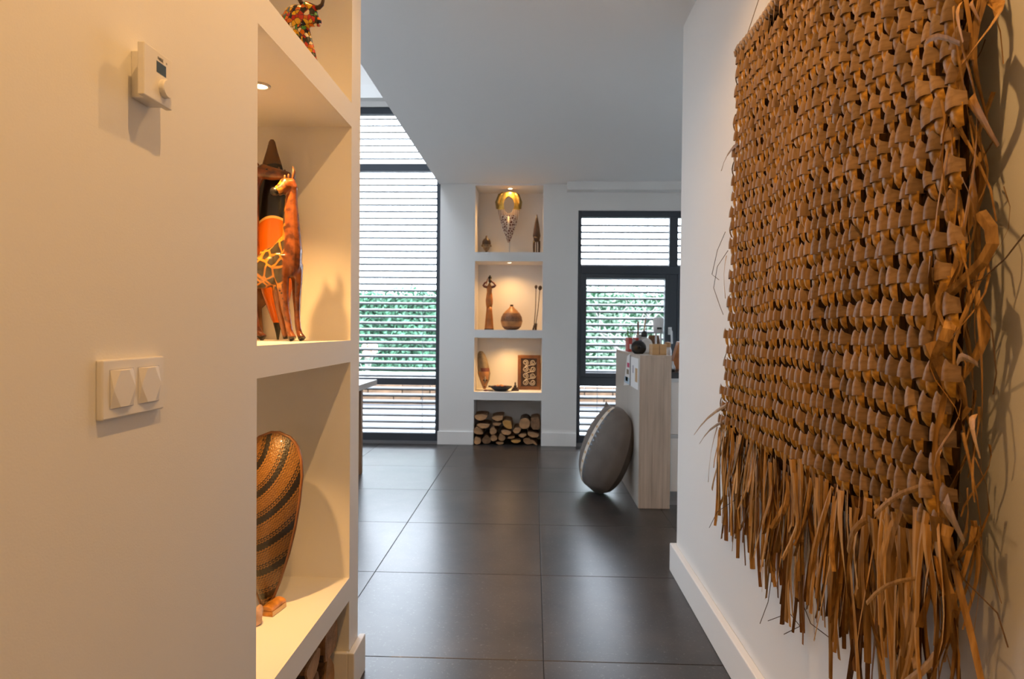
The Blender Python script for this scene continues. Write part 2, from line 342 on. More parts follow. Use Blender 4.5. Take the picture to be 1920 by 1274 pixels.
def shift(mb, v):
    v = Vector(v); mb.v = [tuple(Vector(p)-v) for p in mb.v]; return mb
def tag(o, label, cat, group=None, kind=None):
    o['label'] = label; o['category'] = cat
    if group: o['group'] = group
    if kind: o['kind'] = kind
    return o
def struct(o, label, cat): return tag(o, label, cat, kind='structure')
def thing(name, loc, label, cat, group=None, kind=None):
    return tag(link(name, None, None, loc), label, cat, group, kind)
def blob(mb, name, mats, parent=None, loc=None, voxel=0.004, smooth=6):
    # fuse overlapping tubes into one continuous smooth surface
    tmp = link('tmp', mb.mesh('tmp', [])); r = tmp.modifiers.new('r', 'REMESH'); r.mode = 'VOXEL'; r.voxel_size = voxel
    s = tmp.modifiers.new('s', 'SMOOTH'); s.iterations = smooth; s.factor = 0.5
    dg = bpy.context.evaluated_depsgraph_get(); me = bpy.data.meshes.new_from_object(tmp.evaluated_get(dg))
    bpy.data.objects.remove(tmp, do_unlink=True); me.name = name; me.materials.clear()
    for m in ([mats] if isinstance(mats, str) else mats): me.materials.append(M[m])
    me.polygons.foreach_set('use_smooth', [True]*len(me.polygons)); me.polygons.foreach_set('material_index', [0]*len(me.polygons)); me.update()
    return link(name, me, parent, loc)
def ell(mb, c, rx, ry, rz, seg=12, mi=0):
    n = 8; mb2 = MB(); mb2.lathe([(max(1e-4, math.sin(PI*i/n)), -math.cos(PI*i/n)) for i in range(n+1)], seg=seg, mi=mi)
    k = len(mb.v); mb.v += [(c[0]+p[0]*rx, c[1]+p[1]*ry, c[2]+p[2]*rz) for p in mb2.v]
    mb.f += [tuple(i+k for i in f) for f in mb2.f]; mb.m += mb2.m; return mb
def spot(name, loc, power, parent, angle=120, blend=0.6, radius=0.018, col=WARM, aim=(0, 0, -1)):
    d = bpy.data.lights.new(name, 'SPOT'); d.energy = power; d.color = col; d.spot_size = math.radians(angle); d.spot_blend = blend; d.shadow_soft_size = radius
    o = bpy.data.objects.new(name, d); COL.objects.link(o); o.parent = parent; o.location = loc
    o.rotation_euler = Vector((0, 0, -1)).rotation_difference(Vector(aim)).to_euler(); return o
def downlight(loc, r, power, label, group, angle=120, col=WARM, blend=0.6):
    t = thing('recessed_downlight', loc, label, 'lamp', group)
    b = MB(); b.lathe([(r*0.72, -0.001), (r*0.74, -0.0045), (r, -0.004), (r*1.02, -0.0005), (r*0.9, 0.0)], seg=28); b.f = b.f[:-2]; b.m = b.m[:-2]
    build(b, 'trim_ring', 'lampring', t, smooth=True)
    c = MB(); c.lathe([(r*0.02, -0.0035), (r*0.4, -0.0034), (r*0.72, -0.002), (r*0.72, 0.0)], seg=24); build(c, 'lens', 'lamp_on', t)
    spot('downlight_beam', (0, 0, -0.012), power, t, angle, blend, r*0.30, col)
    return t

# ------------------------------------------------------------------ dimensions (metres)
XL, XR = -0.591, 0.703                       # hallway wall faces
H = 2.637                                    # ceiling
N0, N1, LEND = 1.366, 2.073, 2.177           # left niche and end of the left wall
ND = 0.42                                    # niche depth
REND = 3.164                                 # end of right wall
YF = 6.545                                   # far wall
FX0, FX1, FX2, FX3 = -0.957, -0.603, 0.081, 0.434
XMIN, XMAX, YMIN = -4.4, 3.4, -1.6
SH = [(0.29, 0.364), (1.065, 1.135), (1.82, 1.896)]
NTOP = 2.52

# ------------------------------------------------------------------ floor with tiles
b = MB(); b.box(XMIN-.3, XMAX+.3, YMIN-.2, YF+.45, -0.12, -0.0025)
floor = build(b, 'floor', 'grout'); struct(floor, 'dark slate tiled floor running through hallway and living room', 'floor')
g = 0.0016; tb = MB(); tb.box(g, .8-g, g, .8-g, -0.012, 0.0); tile_me = None
for i in range(-6, 5):
    for j in range(-5, 6):
        x, y = .045+.8*i, 2.286+.8*j
        if x+.8 < XMIN or x > XMAX or y+.8 < YMIN or y > YF+.42: continue
        if x+.8 < XL-.5 and y+.8 < LEND: continue
        if x > XR+.2 and y+.8 < REND-.2: continue
        if tile_me is None:
            o = build(tb, 'floor_tile', 'tile', floor, bevel=0.0012, seg=1); tile_me = o.data
        else: o = link('floor_tile', tile_me, floor)
        o.location = (x, y, 0)

# ------------------------------------------------------------------ walls and ceiling
b = MB(); bx = XL-ND
b.box(bx-.1, XL, YMIN, N0, 0, H); b.box(bx-.1, XL, N1, LEND, 0, H); b.box(bx-.1, bx, N0, N1, 0, H); b.box(bx, XL, N0, N1, NTOP, H)
wl = build(b, 'wall_left', 'plaster'); struct(wl, 'plastered left hallway wall with lit display niches', 'wall')
for z0, z1 in SH:
    b = MB(); b.box(bx, XL, N0, N1, z0, z1); build(b, 'niche_shelf', 'plaster', wl)
b = MB(); b.box(XR, XR+.14, YMIN, REND, 0, H)
struct(build(b, 'wall_right', 'plaster'), 'white plastered right hallway wall behind the woven hanging', 'wall')
b = MB(); b.box(XL, XR, YMIN-.14, YMIN, 0, H); struct(build(b, 'wall_back', 'plaster'), 'plastered wall at the near end of the hallway', 'wall')
b = MB(); b.box(XR+.14, XMAX, REND-.14, REND, 0, H); struct(build(b, 'wall_kitchen_back', 'plaster'), 'white wall closing the kitchen behind the hallway wall', 'wall')
b = MB(); b.box(XMAX, XMAX+.14, REND-.14, YF+.4, 0, H); struct(build(b, 'wall_kitchen_side', 'plaster'), 'white side wall of the kitchen', 'wall')
b = MB(); b.box(XMIN, bx-.1, LEND-.14, LEND, 0, 5.3); struct(build(b, 'wall_living_back', 'plaster'), 'white wall behind the living area', 'wall')
b = MB(); b.box(XMIN-.14, XMIN, LEND-.14, YF+.4, 0, 5.3); struct(build(b, 'wall_living_side', 'plaster'), 'white side wall of the living area', 'wall')
CX = -0.972
b = MB(); b.box(CX, XMAX+.14, YMIN-.14, YF+.45, H, H+.3); b.box(bx-.1, CX, YMIN-.14, LEND, H, H+.3)
struct(build(b, 'ceiling', 'ceil'), 'flat white ceiling ending at the open void', 'ceiling')
b = MB(); b.box(XMIN-.14, -3.6, LEND-.14, YF+.45, 5.3, 5.5); b.box(-1.4, CX+.2, LEND-.14, YF+.45, 5.3, 5.5); b.box(-3.6, -1.4, LEND-.14, 3.4, 5.3, 5.5); b.box(-3.6, -1.4, 5.6, YF+.45, 5.3, 5.5); struct(build(b, 'ceiling_void', 'ceil'), 'high white ceiling over the double height void', 'ceiling')  # opening left for the added roof light
b = MB(); b.box(CX, CX+.12, LEND-.14, YF+.45, H+.3, 5.3); b.box(bx-.1, CX, LEND-.14, LEND, H, 5.3); struct(build(b, 'wall_void', 'plaster'), 'white upper wall beside the double height void', 'wall')
# far wall with its column of niches
FT = 0.45; nb = YF+0.40
FN = [(0.0, 0.456), (0.537, 1.087), (1.168, 1.861), (1.952, 2.622)]
b = MB()
b.box(FX0, FX1, YF, YF+FT, 0, H); b.box(FX2, FX3, YF, YF+FT, 0, H); b.box(FX1, FX2, nb, YF+FT, 0, H)
b.box(FX1, FX2, YF, nb, 2.622, H)
b.box(FX3, XMAX, YF, YF+.3, 2.373, H)                      # above the kitchen window
b.box(XMIN, FX0, YF, YF+.3, 3.415, 5.3)                    # above the tall window
wf = build(b, 'wall_far', 'plaster'); struct(wf, 'white far wall between the windows with a column of niches', 'wall')
for z0, z1 in ((0.456, 0.537), (1.087, 1.168), (1.861, 1.952)):
    b = MB(); b.box(FX1, FX2, YF, nb, z0, z1); build(b, 'niche_shelf', 'plaster', wf)
b = MB(); b.box(XMIN, FX0, YF-.10, YF-.001, 3.468, 3.60); struct(build(b, 'trim_1', 'paint'), 'white ledge above the tall window in the void', 'trim')
b = MB(); b.box(0.316, XMAX, YF-.13, YF-.001, 2.554, H-.0005); struct(build(b, 'trim_2', 'paint', bevel=.003), 'white valance box under the ceiling above the kitchen window', 'trim')
# baseboards
BH = 0.135; bt = 0.028
b = MB(); b.box(XR-bt, XR-.0005, YMIN, REND, 0, BH); b.box(XR-bt, XR+.14, REND, REND+bt, 0, BH)
struct(build(b, 'baseboard_right', 'paint', bevel=.004), 'white baseboard along the right hallway wall', 'baseboard')
b = MB(); b.box(XL+.0005, XL+.022, YMIN, N0, 0, .125); struct(build(b, 'baseboard_left', 'paint', bevel=.003), 'white baseboard along the near left hallway wall', 'baseboard')
b = MB(); b.box(XL+.0005, XL+.022, N1-.018, LEND+.02, 0, .125); b.box(XL-.16, XL+.0005, N1-.018, N1-.0005, 0, .125)
struct(build(b, 'baseboard_left', 'paint', bevel=.003), 'white baseboard wrapped around the post at the end of the left wall', 'baseboard')
b = MB(); b.box(FX0-.012, FX1, YF-.02, YF-.0005, 0, BH); struct(build(b, 'baseboard_far', 'paint', bevel=.003), 'white baseboard left of the far log niche', 'baseboard')
b = MB(); b.box(FX2, FX3+.0, YF-.02, YF-.0005, 0, BH); struct(build(b, 'baseboard_far', 'paint', bevel=.003), 'white baseboard right of the far log niche', 'baseboard')

# ------------------------------------------------------------------ windows
def bars(root, lst, y0, y1, name='frame_bar', m='anthracite'):
    for x0, x1, z0, z1 in lst:
        b = MB(); b.box(x0, x1, y0, y1, z0, z1); build(b, name, m, root, bevel=.003, seg=1)
def pane(root, x0, x1, z0, z1, y):
    b = MB(); b.box(x0, x1, y, y+.006, z0, z1); build(b, 'pane', 'glass', root)
WY0, WY1 = YF+.015, YF+.085
w1 = struct(link('window_1', None), 'tall dark framed window wall left of the far niches', 'window')
LX = XMIN
bars(w1, [(-.997, FX0-.0005, .03, 3.415), (LX, -.997, .03, .107), (LX, -.997, .597, .667), (LX, -.997, 2.77, 2.845), (LX, -.997, 3.345, 3.414),
          (-2.75, -2.68, .107, .597), (-2.75, -2.68, .667, 2.77), (-2.75, -2.68, 2.845, 3.345)], WY0, WY1)
b = MB(); b.box(LX, FX0-.0005, YF-.005, YF+.3, 0.0005, .03); build(b, 'threshold', 'stone_d', w1)
for x0, x1 in ((-2.68, -.997), (LX, -2.75)):
    for z0, z1 in ((.107, .597), (.667, 2.77), (2.845, 3.345)): pane(w1, x0, x1, z0, z1, YF+.045)
w2 = struct(link('window_2', None), 'dark framed kitchen window with a tilt sash and white handle', 'window')
RX = XMAX
bars(w2, [(FX3-.005, .469, .03, 2.373), (.469, RX, 2.309, 2.372), (.469, RX, .608, .70), (.469, RX, .03, .106), (.469, RX, 1.74, 1.819), (1.347, 1.432, .106, .608), (1.347, 1.432, .70, 1.74), (1.347, 1.432, 1.819, 2.309), (2.33, 2.41, .106, .608), (2.33, 2.41, .70, 1.74), (2.33, 2.41, 1.819, 2.309)], WY0, WY1)
for x0, x1 in ((.469, 1.347), (1.432, 2.33)):
    bars(w2, [(x0, x0+.055, .70, 1.74), (x1-.04, x1, .70, 1.74), (x0+.055, x1-.04, .70, .742), (x0+.055, x1-.04, 1.697, 1.74)], WY0-.012, WY1-.012, 'sash_bar')
    pane(w2, x0, x1, .106, .608, YF+.045); pane(w2, x0+.05, x1-.035, .738, 1.70, YF+.035); pane(w2, x0, x1, 1.819, 2.309, YF+.045)
pane(w2, 2.41, RX, .106, 2.309, YF+.045)
b = MB(); b.box(FX3, RX, YF-.005, YF+.3, 0.0005, .03); build(b, 'threshold', 'stone_d', w2)
hp = at(1256, 628, Y=WY0-.02)
b = MB(); b.box(hp.x-.017, hp.x+.017, WY0-.022, WY0-.0121, hp.z-.0, hp.z+.075); b.tube([(hp.x, WY0-.02, hp.z+.045), (hp.x, WY0-.06, hp.z+.045), (hp.x+.008, WY0-.062, hp.z+.03), (hp.x+.012, WY0-.062, hp.z-.09)], .011, 8)
build(b, 'window_handle', 'wht', w2, smooth=False)

w3 = struct(link('added_roof_light', None), 'added unseen roof light in the high ceiling, brightening the void', 'window')  # unseen skylight, added to bring more daylight into the dark void
bars(w3, [(-3.6, -3.54, 5.33, 5.40), (-1.46, -1.4, 5.33, 5.40)], 3.4, 5.6)
b = MB(); b.box(-3.54, -1.46, 3.4, 5.6, 5.36, 5.366); build(b, 'pane', 'glass', w3)

# external venetian blinds
def blind(x0, x1, z0, z1, label, pitch=0.0683, cords=()):
    yb = YF+.19; L_ = x1-x0
    t = thing('venetian_blind', ((x0+x1)/2, yb, z0), label, 'blind', 'outside venetian blinds')
    b = MB(); tilt = math.radians(-13)
    def fn(u, v):
        a = (v-.5)*.072; zz = .0045*(1-(2*v-1)**2)
        return Vector(((u-.5)*L_, a*math.cos(tilt)-zz*math.sin(tilt), -a*math.sin(tilt)+zz*math.cos(tilt)))
    b.grid(fn, 1, 4); b.grid(lambda u, v: fn(u, 1-v)-Vector((0, 0, .0009)), 1, 4)
    lip = fn(0, 0); b.box(-L_/2, L_/2, lip.y-.0012, lip.y, lip.z-.0150, lip.z+.001)      # flanged inner edge
    me = b.mesh('slat', ['slat'])
    n = int((z1-z0)/pitch)
    for i in range(n): link('slat', me, t, (0, 0, pitch*(i+.35)))
    for cx in cords:
        c = MB(); c.tube([(cx-(x0+x1)/2, 0, 0), (cx-(x0+x1)/2, 0, z1-z0)], .003, 5); build(c, 'cord', 'cord', t)
    c = MB(); c.box(-L_/2, L_/2, -.035, .035, z1-z0-.01, z1-z0+.05); build(c, 'head_rail', 'anthracite', t)
    return t
blind(-2.72, -.965, .05, 3.40, 'white slatted outdoor blind behind the tall left window', cords=(-1.16, -2.5))
blind(XMIN, -2.74, .05, 3.40, 'white slatted outdoor blind on the hidden far left panes', cords=(-3.0,))
blind(.45, 1.385, .05, 2.34, 'white slatted outdoor blind behind the kitchen sash window', cords=(.66, 1.16))
blind(1.40, 2.37, .05, 2.34, 'white slatted outdoor blind behind the right hand kitchen pane', cords=(1.6,))

# ------------------------------------------------------------------ garden
b = MB(); b.box(-16, 16, YF+.46, 30, -.2, -.02); struct(build(b, 'terrace', 'pavers'), 'pale paved terrace outside the windows', 'terrace')
pl = thing('planter_wall', (0, 9.75, -.02), 'low sandstone block planter wall across the terrace', 'planter')
b = MB(); b.box(-9, 9, .06, 6, 0, .33); build(b, 'gravel_bed', 'wall_render', pl)
b = MB(); b.box(-9, 9, -.07, .06, 0, .05); build(b, 'kerb', 'stone_d', pl)
random.seed(3)
x = -4.4; sm = {}
while x < 4.4:
    w = random.choice((.32, .42, .52))
    for lay in range(2):
        dx = 0.13*lay
        if w not in sm:
            b = MB(); b.box(0, w-.015, 0, .1, 0, .14); sm[w] = b.mesh('stone', ['stone'])
        link('stone', sm[w], pl, (x+dx, -.05+random.uniform(-.01, .01), .05+.145*lay))
    x += w
def hedge(x0, x1, y, z0, z1, n, m, label, seed, depth=.9):
    rg = random.Random(seed); t = thing('hedge', ((x0+x1)/2, y, z0), label, 'hedge')
    b = MB(); hw = (x1-x0)/2; hh = z1-z0
    def top(x): return hh*(0.93+.07*noise.noise(Vector((x*1.3, seed, 0))))
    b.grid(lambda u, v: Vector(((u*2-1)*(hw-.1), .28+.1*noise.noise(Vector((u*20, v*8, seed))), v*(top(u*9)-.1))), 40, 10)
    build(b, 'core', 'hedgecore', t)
    lf = MB()
    for i in range(n):
        x = rg.uniform(-hw, hw); z = rg.uniform(.08, top(x)); p = Vector((x, rg.uniform(0, .25), z)); r = rg.uniform(.035, .075)
        q = Quaternion((rg.gauss(0, 1), rg.gauss(0, 1), rg.gauss(0, 1), rg.gauss(0, 1))).normalized(); k = len(lf.v)
        for a in ((-r, 0, 0), (0, -r*.45, .1*r), (r, 0, 0), (0, r*.45, .1*r)): lf.v.append(tuple(p+q @ Vector(a)))
        lf.face((k, k+1, k+2, k+3))
    o = build(lf, 'foliage', m, t); o['kind'] = 'stuff'
    return t
hedge(-5.4, -.2, 12.2, .33, 2.02, 9000, 'leaf', 'dense green hedge seen through the tall left window', 5)
hedge(-.1, 6.0, 12.4, .33, 2.12, 7000, 'leaf2', 'pale green shrubbery seen through the kitchen window', 9)
random.seed(21)
br = thing('bare_shrub', (1.9, 11.4, .31), 'pale leafless branching shrub before the kitchen window hedge', 'shrub')
for i in range(16):
    a = random.uniform(-1.0, 1.0); l = random.uniform(1.2, 2.2); b = MB()
    p = [(random.uniform(-.3, .3)+math.sin(a)*l*t+.05*math.sin(6*t+i), .05*i/16, l*t*math.cos(a*.8)) for t in (0, .25, .5, .75, 1)]
    b.tube(p, [.022, .018, .014, .010, .005], 5); build(b, 'branch', 'stem', br)
fl = thing('flowering_shrub', at(687, 670, Y=11.3), 'pale pinkish flower cluster at the foot of the hedge', 'plant')
fl.location.z = .312
rgf = random.Random(2)
for i in range(14):
    b = MB(); hx, hz = rgf.uniform(-.16, .16), rgf.uniform(.34, .56); b.tube([(hx*.2, 0, 0), (hx*.6, 0, hz*.5), (hx, .02, hz)], .006, 5); build(b, 'stem', 'stem', fl)
    b = MB(); ell(b, (hx, .02, hz), .055, .05, .045, 9); build(b, 'bloom', 'pinkstone', fl, smooth=True)

# ------------------------------------------------------------------ hallway and niche lamps
for y, w_, f_ in ((1.79, 'above the woven hanging', .76), (0.54, 'above the hallway start', 1.28), (-0.7, 'behind the viewpoint', .4)):
    downlight((0.02, y, H), .042, P_HALL*f_, 'round recessed ceiling lamp '+w_, 'hallway ceiling lamps', 150)
nl = at(488, 160, Z=1.82)
for z, w_, f_ in ((1.82, 'over the giraffes', 3.0), (1.065, 'over the woven shield', 1.2), (NTOP, 'over the mosaic bull', .45)):
    downlight((nl.x, nl.y, z), .026, P_NICHE*f_, 'small round recessed niche lamp '+w_, 'left niche lamps', 96, (1.0, .52, .16), .9)
for (z, w_), p in zip(((2.622, 'above the tall horned mask'), (1.861, 'above the round gourd'), (1.087, 'above the framed carving')), (1, .8, .8)):
    downlight((-.258, YF+.14, z), .030, P_FAR*p*1.15, 'small round recessed niche lamp '+w_, 'far niche lamps', 145, WARM, 1.0)

# portals help the renderer find the sky through the windows (they emit nothing themselves)
for x0, x1, z0, z1 in ((XMIN, FX0, .03, 3.41), (FX3, XMAX, .03, 2.37)):
    d = bpy.data.lights.new('sky_portal', 'AREA'); d.shape = 'RECTANGLE'; d.size = x1-x0; d.size_y = z1-z0; d.cycles.is_portal = True
    o = bpy.data.objects.new('sky_portal', d); COL.objects.link(o); o.location = ((x0+x1)/2, YF+.32, (z0+z1)/2); o.rotation_euler = (-PI/2, 0, 0)
d = bpy.data.lights.new('sky_portal', 'AREA'); d.shape = 'RECTANGLE'; d.size = 2.2; d.size_y = 2.2; d.cycles.is_portal = True
o = bpy.data.objects.new('sky_portal', d); COL.objects.link(o); o.location = (-2.5, 4.5, 5.52)  # portal over the added roof light

# ================================================================== LARGE OBJECT: woven wall hanging
random.seed(11)
def lerp(a, b, t): return a+(b-a)*t
def yl(z):
    pts = [(2.12, 2.185), (1.32, 2.225), (.84, 2.325), (.40, 2.36)]
    if z >= pts[0][0]: return pts[0][1]
    for (z1, y1), (z0, y0) in zip(pts, pts[1:]):
        if z >= z0: return lerp(y0, y1, (z-z0)/(z1-z0))
    return pts[-1][1]
def hang(s, z, out=0.0):
    base = .026+.052*s*s+.008*noise.noise(Vector((s*5, z*4, 2.2)))
    return Vector((XR-base-out, lerp(yl(z), .965, s), z))
def ztop(s): return 2.108-.07*s
wh = thing('woven_wall_hanging', (XR, 1.6, 2.1), 'large knotted brown leaf strip wall hanging with long fringe', 'wall hanging')
WH0 = Vector(wh.location)
# dark loose net behind the knots
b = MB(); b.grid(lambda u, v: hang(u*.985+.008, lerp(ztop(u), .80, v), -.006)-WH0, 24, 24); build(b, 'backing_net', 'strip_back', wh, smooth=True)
def knot_mesh(i):
    rg = random.Random(100+i); b = MB()
    hw = rg.uniform(.0110, .0152); ht = rg.uniform(.0118, .0142); dep = rg.uniform(.015, .0205); tilt = rg.uniform(-.16, .10); pk = rg.uniform(-.25, .35); ph = rg.uniform(.011, .017)
    lean = rg.uniform(-.05, .22)
    def cap(u, v):
        q = u*2-1; top = ht*.6+ph*(1-min(1, abs(q-pk)/(1-pk*q if abs(q) else 1))); bot = -ht+tilt*hw*q
        y = lerp(bot, top, v); z = dep*(1-abs(q)**3.2)**.6*(1-.22*v**3)+.004
        return Vector((q*hw*(1-.10*v)+lean*y*.35, y, z))
    b.grid(cap, 6, 3, 0)
    # folded rim under the cap
    b.grid(lambda u, v: cap(u, 0)+Vector((0, .0006*v, -.005*v)), 6, 1, 0)
    tl = rg.uniform(.027, .033); tw = hw*rg.uniform(.86, .97); tb = rg.uniform(.30, .55); cx = rg.uniform(-.003, .003); off = rg.uniform(-.0015, .0015)
    def ton(u, v):
        q = u*2-1; w = tw*(1-(1-tb)*v**3.2); y = -ht+.004-v*tl+tilt*hw*q*(1-v)
        z = (dep*.86*(1-.62*v**3))*(1-.45*abs(q)**2.6)+.001
        return Vector((q*w+cx*v+off+lean*y*.35, y, z))
    b.grid(ton, 4, 3, 1)
    return b
KV = [knot_mesh(i) for i in range(14)]
KM = [k.mesh('knot', ['knot_cap', 'knot_tongue'], True) for k in KV]
cells = []
z = 2.072; row = 0
while z > .835:
    n = 32
    for c in range(n):
        s = (c+.5+(.25 if row % 2 else -.25))/n
        if s < .002 or s > .998: continue
        wob = .010*noise.noise(Vector((s*6, row*.35, 5.1)))+.006*noise.noise(Vector((s*17, row*1.7, 1.1)))
        zz = z+wob-.05*s*max(0, (z-1.45))/.6-.012*(1-abs(2*s-.9))*max(0, 1.2-z)+.03*s*max(0, 1.05-z)/.2
        if zz > ztop(s)-.03: continue
        cells.append((s+random.uniform(-.004, .004), zz))
    z -= .0502; row += 1
RM = Matrix(((0, 0, -1), (-1, 0, 0), (0, 1, 0)))       # local x -> towards viewer along the wall, y -> up, z -> off the wall
items = []
for s, zz in cells:
    p = hang(s, zz); sc = random.uniform(.88, 1.14)
    R = RM @ Matrix.Rotation(random.gauss(-.16*max(0, zz-1.4), .09), 3, 'Z') @ Matrix.Rotation(random.gauss(0, .10), 3, 'Y')
    if s > .9: R = R @ Matrix.Rotation(random.uniform(-.35, .35), 3, 'Z')
    d = p-Vector((0, 0, CAM_H)); dep = d.dot(FWD); vis = abs(d.dot(UPV)/dep*F_PX) < 690
    items.append((p.y if vis else p.y+9, p, R, sc, random.randrange(len(KM))))
items.sort(key=lambda q: q[0])
rest = MB()
for i, (_, p, R, sc, k) in enumerate(items):
    T = Matrix.LocRotScale(p-WH0, R.to_quaternion(), Vector((sc, sc, sc)))
    if i < 300:
        o = link('knot', KM[k], wh); o.matrix_local = T
    else:
        n0 = len(rest.v); rest.v += [tuple(T @ Vector(v)) for v in KV[k].v]; rest.f += [tuple(j+n0 for j in f) for f in KV[k].f]; rest.m += KV[k].m
o = build(rest, 'knots', ['knot_cap', 'knot_tongue'], wh, smooth=True); o['kind'] = 'stuff'

def ribbon(pts, width, side0, twist=0.0, fold=.25, taper=.75):
    b = MB(); n = len(pts)
    for i, p in enumerate(pts):
        t = (pts[min(i+1, n-1)]-pts[max(i-1, 0)]).normalized(); sd = (side0-t*side0.dot(t)).normalized()
        sd = Quaternion(t, twist*i/(n-1)) @ sd; nn = t.cross(sd); w = width*.5*lerp(1, taper, i/(n-1))
        b.v += [tuple(p-sd*w), tuple(p+nn*w*fold), tuple(p+sd*w)]
    for i in range(n-1):
        for k in range(2):
            a = 3*i+k; b.face((a, a+1, a+4, a+3))
    return b
def strip_obj(name, pts, width, side, twist, m='strip', fold=.25, taper=.75):
    o0 = Vector(pts[0]); b = ribbon([Vector(p)-o0 for p in pts], width, side, twist, fold, taper)
    return build(b, name, m, wh, o0-WH0, smooth=False)
SIDE = Vector((0, -1, 0))
for i in range(250):
    back = i < 110
    s = random.random()*.99+.004 if i >= 52 else (i+.5)/52
    if random.random() < .25: s = 1-abs(random.gauss(0, .3)) if random.random() < .5 else s
    s = min(.995, max(.004, s)); z0 = (.83 if back else .855)+.03*s+random.uniform(-.035, .02)-.02*math.sin(PI*s)
    L_ = random.uniform(.27, .40)*(1.0 if back else random.uniform(.45, 1.02)); lat = random.gauss(0, .045)+(.012 if s < .2 else 0); outw = random.uniform(-.015, .0) if back else random.uniform(0, .028)
    cv = random.gauss(0, .020); pts = []
    for k in range(7):
        t = k/6; p = hang(s, z0-L_*t); p.x = min(p.x-outw*t-(.004 if back else .014*(1-t)), XR-.004)
        p.y += lat*t**1.5+cv*math.sin(PI*t); p.x -= .006*math.sin(4*t+i) if not back else 0
        p.x = min(p.x, XR-.004); pts.append(p)
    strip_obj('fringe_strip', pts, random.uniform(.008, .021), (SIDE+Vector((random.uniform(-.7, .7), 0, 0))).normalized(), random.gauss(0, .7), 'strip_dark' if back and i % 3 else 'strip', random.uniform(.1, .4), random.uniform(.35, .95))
# loose strips down the near edge
for i in range(72):
    z0 = random.uniform(.84, 2.05); s = random.uniform(.965, 1.012); L_ = random.uniform(.08, .34); pts = []
    lat = random.gauss(.004, .020); o_ = random.uniform(-.03, .014); cv = random.gauss(0, .018)
    for k in range(8):
        t = k/7; p = hang(s, z0-L_*t); p.x -= o_+.016*math.sin(4*t+i); p.y += lat*t+cv*math.sin(1.6*PI*t); p.x = min(p.x, XR-.006); pts.append(p)
    strip_obj('loose_strip', pts, random.choice((.004, .006, .008, .012, .017)), (SIDE+Vector((random.uniform(-1.5, 1.5), 0, 0))).normalized(), random.gauss(0, 2.0), 'strip', .25, random.uniform(.2, .8))
# stray strips that stick out, read off the photograph
for (xa, ya, xb, yb, d1, d2, w) in ((1820, 185, 1872, 275, .62, .64, .020), (1735, 80, 1800, 82, .60, .60, .010), (1800, 8, 1806, 80, .60, .60, .012), (1822, 5, 1838, 42, .62, .63, .012), (1770, 935, 1810, 1020, .61, .60, .034), (1640, 965, 1765, 905, .60, .61, .010), (1625, 1132, 1720, 1085, .60, .605, .008), (1795, 680, 1835, 685, .61, .60, .012), (1825, 780, 1838, 860, .62, .62, .018),
        (1384, 268, 1352, 322, .655, .655, .014), (1362, 760, 1302, 815, .655, .64, .014), (1358, 790, 1312, 832, .655, .64, .012), (1345, 800, 1328, 905, .655, .65, .010), (1362, 480, 1360, 560, .66, .655, .012), (1590, 1035, 1625, 975, .60, .60, .014)):
    A, B = at(xa, ya, X=d1), at(xb, yb, X=d2); pts = [A.lerp(B, t)+Vector((-.006*math.sin(PI*t), 0, .01*math.sin(PI*t))) for t in (0, .25, .5, .75, 1)]
    sd = (B-A).cross(Vector((1, 0, 0))).normalized(); strip_obj('loose_strip', pts, w, sd, .5, 'strip', .2, .8)
for (xs, X_) in (([(1365, 470), (1345, 500), (1338, 540), (1350, 575), (1356, 590)], .655), ([(1360, 435), (1345, 470), (1335, 515), (1348, 525)], .65), ([(1800, 535), (1840, 525), (1885, 485), (1920, 440)], .63), ([(1810, 540), (1860, 620), (1868, 700), (1862, 740)], .65),
        ([(1440, 1165), (1480, 1150), (1500, 1175), (1470, 1190)], .68), ([(1760, 980), (1810, 1090), (1870, 1150), (1890, 1215)], .64), ([(1500, 1120), (1520, 1170), (1560, 1200)], .67), ([(1390, 930), (1345, 960), (1330, 990)], .66), ([(1840, 300), (1862, 265), (1852, 250)], .66), ([(1450, 1060), (1440, 1130), (1425, 1170)], .67)):
    P_ = [at(x, y, X=X_) for x, y in xs]; fine = []
    for a in range(len(P_)-1):
        for t in (0, .5): fine.append(P_[a].lerp(P_[a+1], t))
    fine.append(P_[-1]); b = MB(); b.tube([p-P_[0] for p in fine], .0011, 5); build(b, 'loose_fibre', 'fibre', wh, P_[0]-WH0)
# left selvedge: braided loops
for i in (0, 1, 3, 6, 10, 15, 19, 22):
    z0 = 2.05-.05*i; A = hang(0, z0, .010); pts = [A+Vector((-.004*math.sin(PI*t), .012*math.sin(PI*t)+.004, -.058*t)) for t in (0, .25, .5, .75, 1)]
    strip_obj('selvedge_strip', pts, .013, Vector((-.5, -1, 0)).normalized(), .4)
# rod wrapped with strips along the top, and its cord
b = MB(); rp = [hang(s, ztop(s)-.002, .004) for s in (-.012, .25, .5, .75, 1.01)]; b.tube([p-WH0 for p in rp], .0125, 10); build(b, 'rod', 'rodwrap', wh, smooth=True)
for i in range(44):
    s = i/43*.99; c = hang(s, ztop(s)-.002, .004); ring = []
    for k in range(9):
        a = 2*PI*k/8; ring.append(Vector((-.0155*math.cos(a), -.012*math.sin(a)+.004*math.cos(a)*1.5, .0165*math.sin(a))))
    bb = MB(); bb.tube(ring, .0045, 5, flat=1.7); build(bb, 'rod_wrap', 'rodwrap', wh, c-WH0, smooth=True)
for i in range(26):
    s = (i+.5)/26; A = hang(s, ztop(s)-.012, .012); pts = [A+Vector((-.004*t, -.006*t, -.055*t)) for t in (0, .5, 1)]
    strip_obj('top_strip', pts, .019, (SIDE+Vector((-.3, 0, 0))).normalized(), .3)
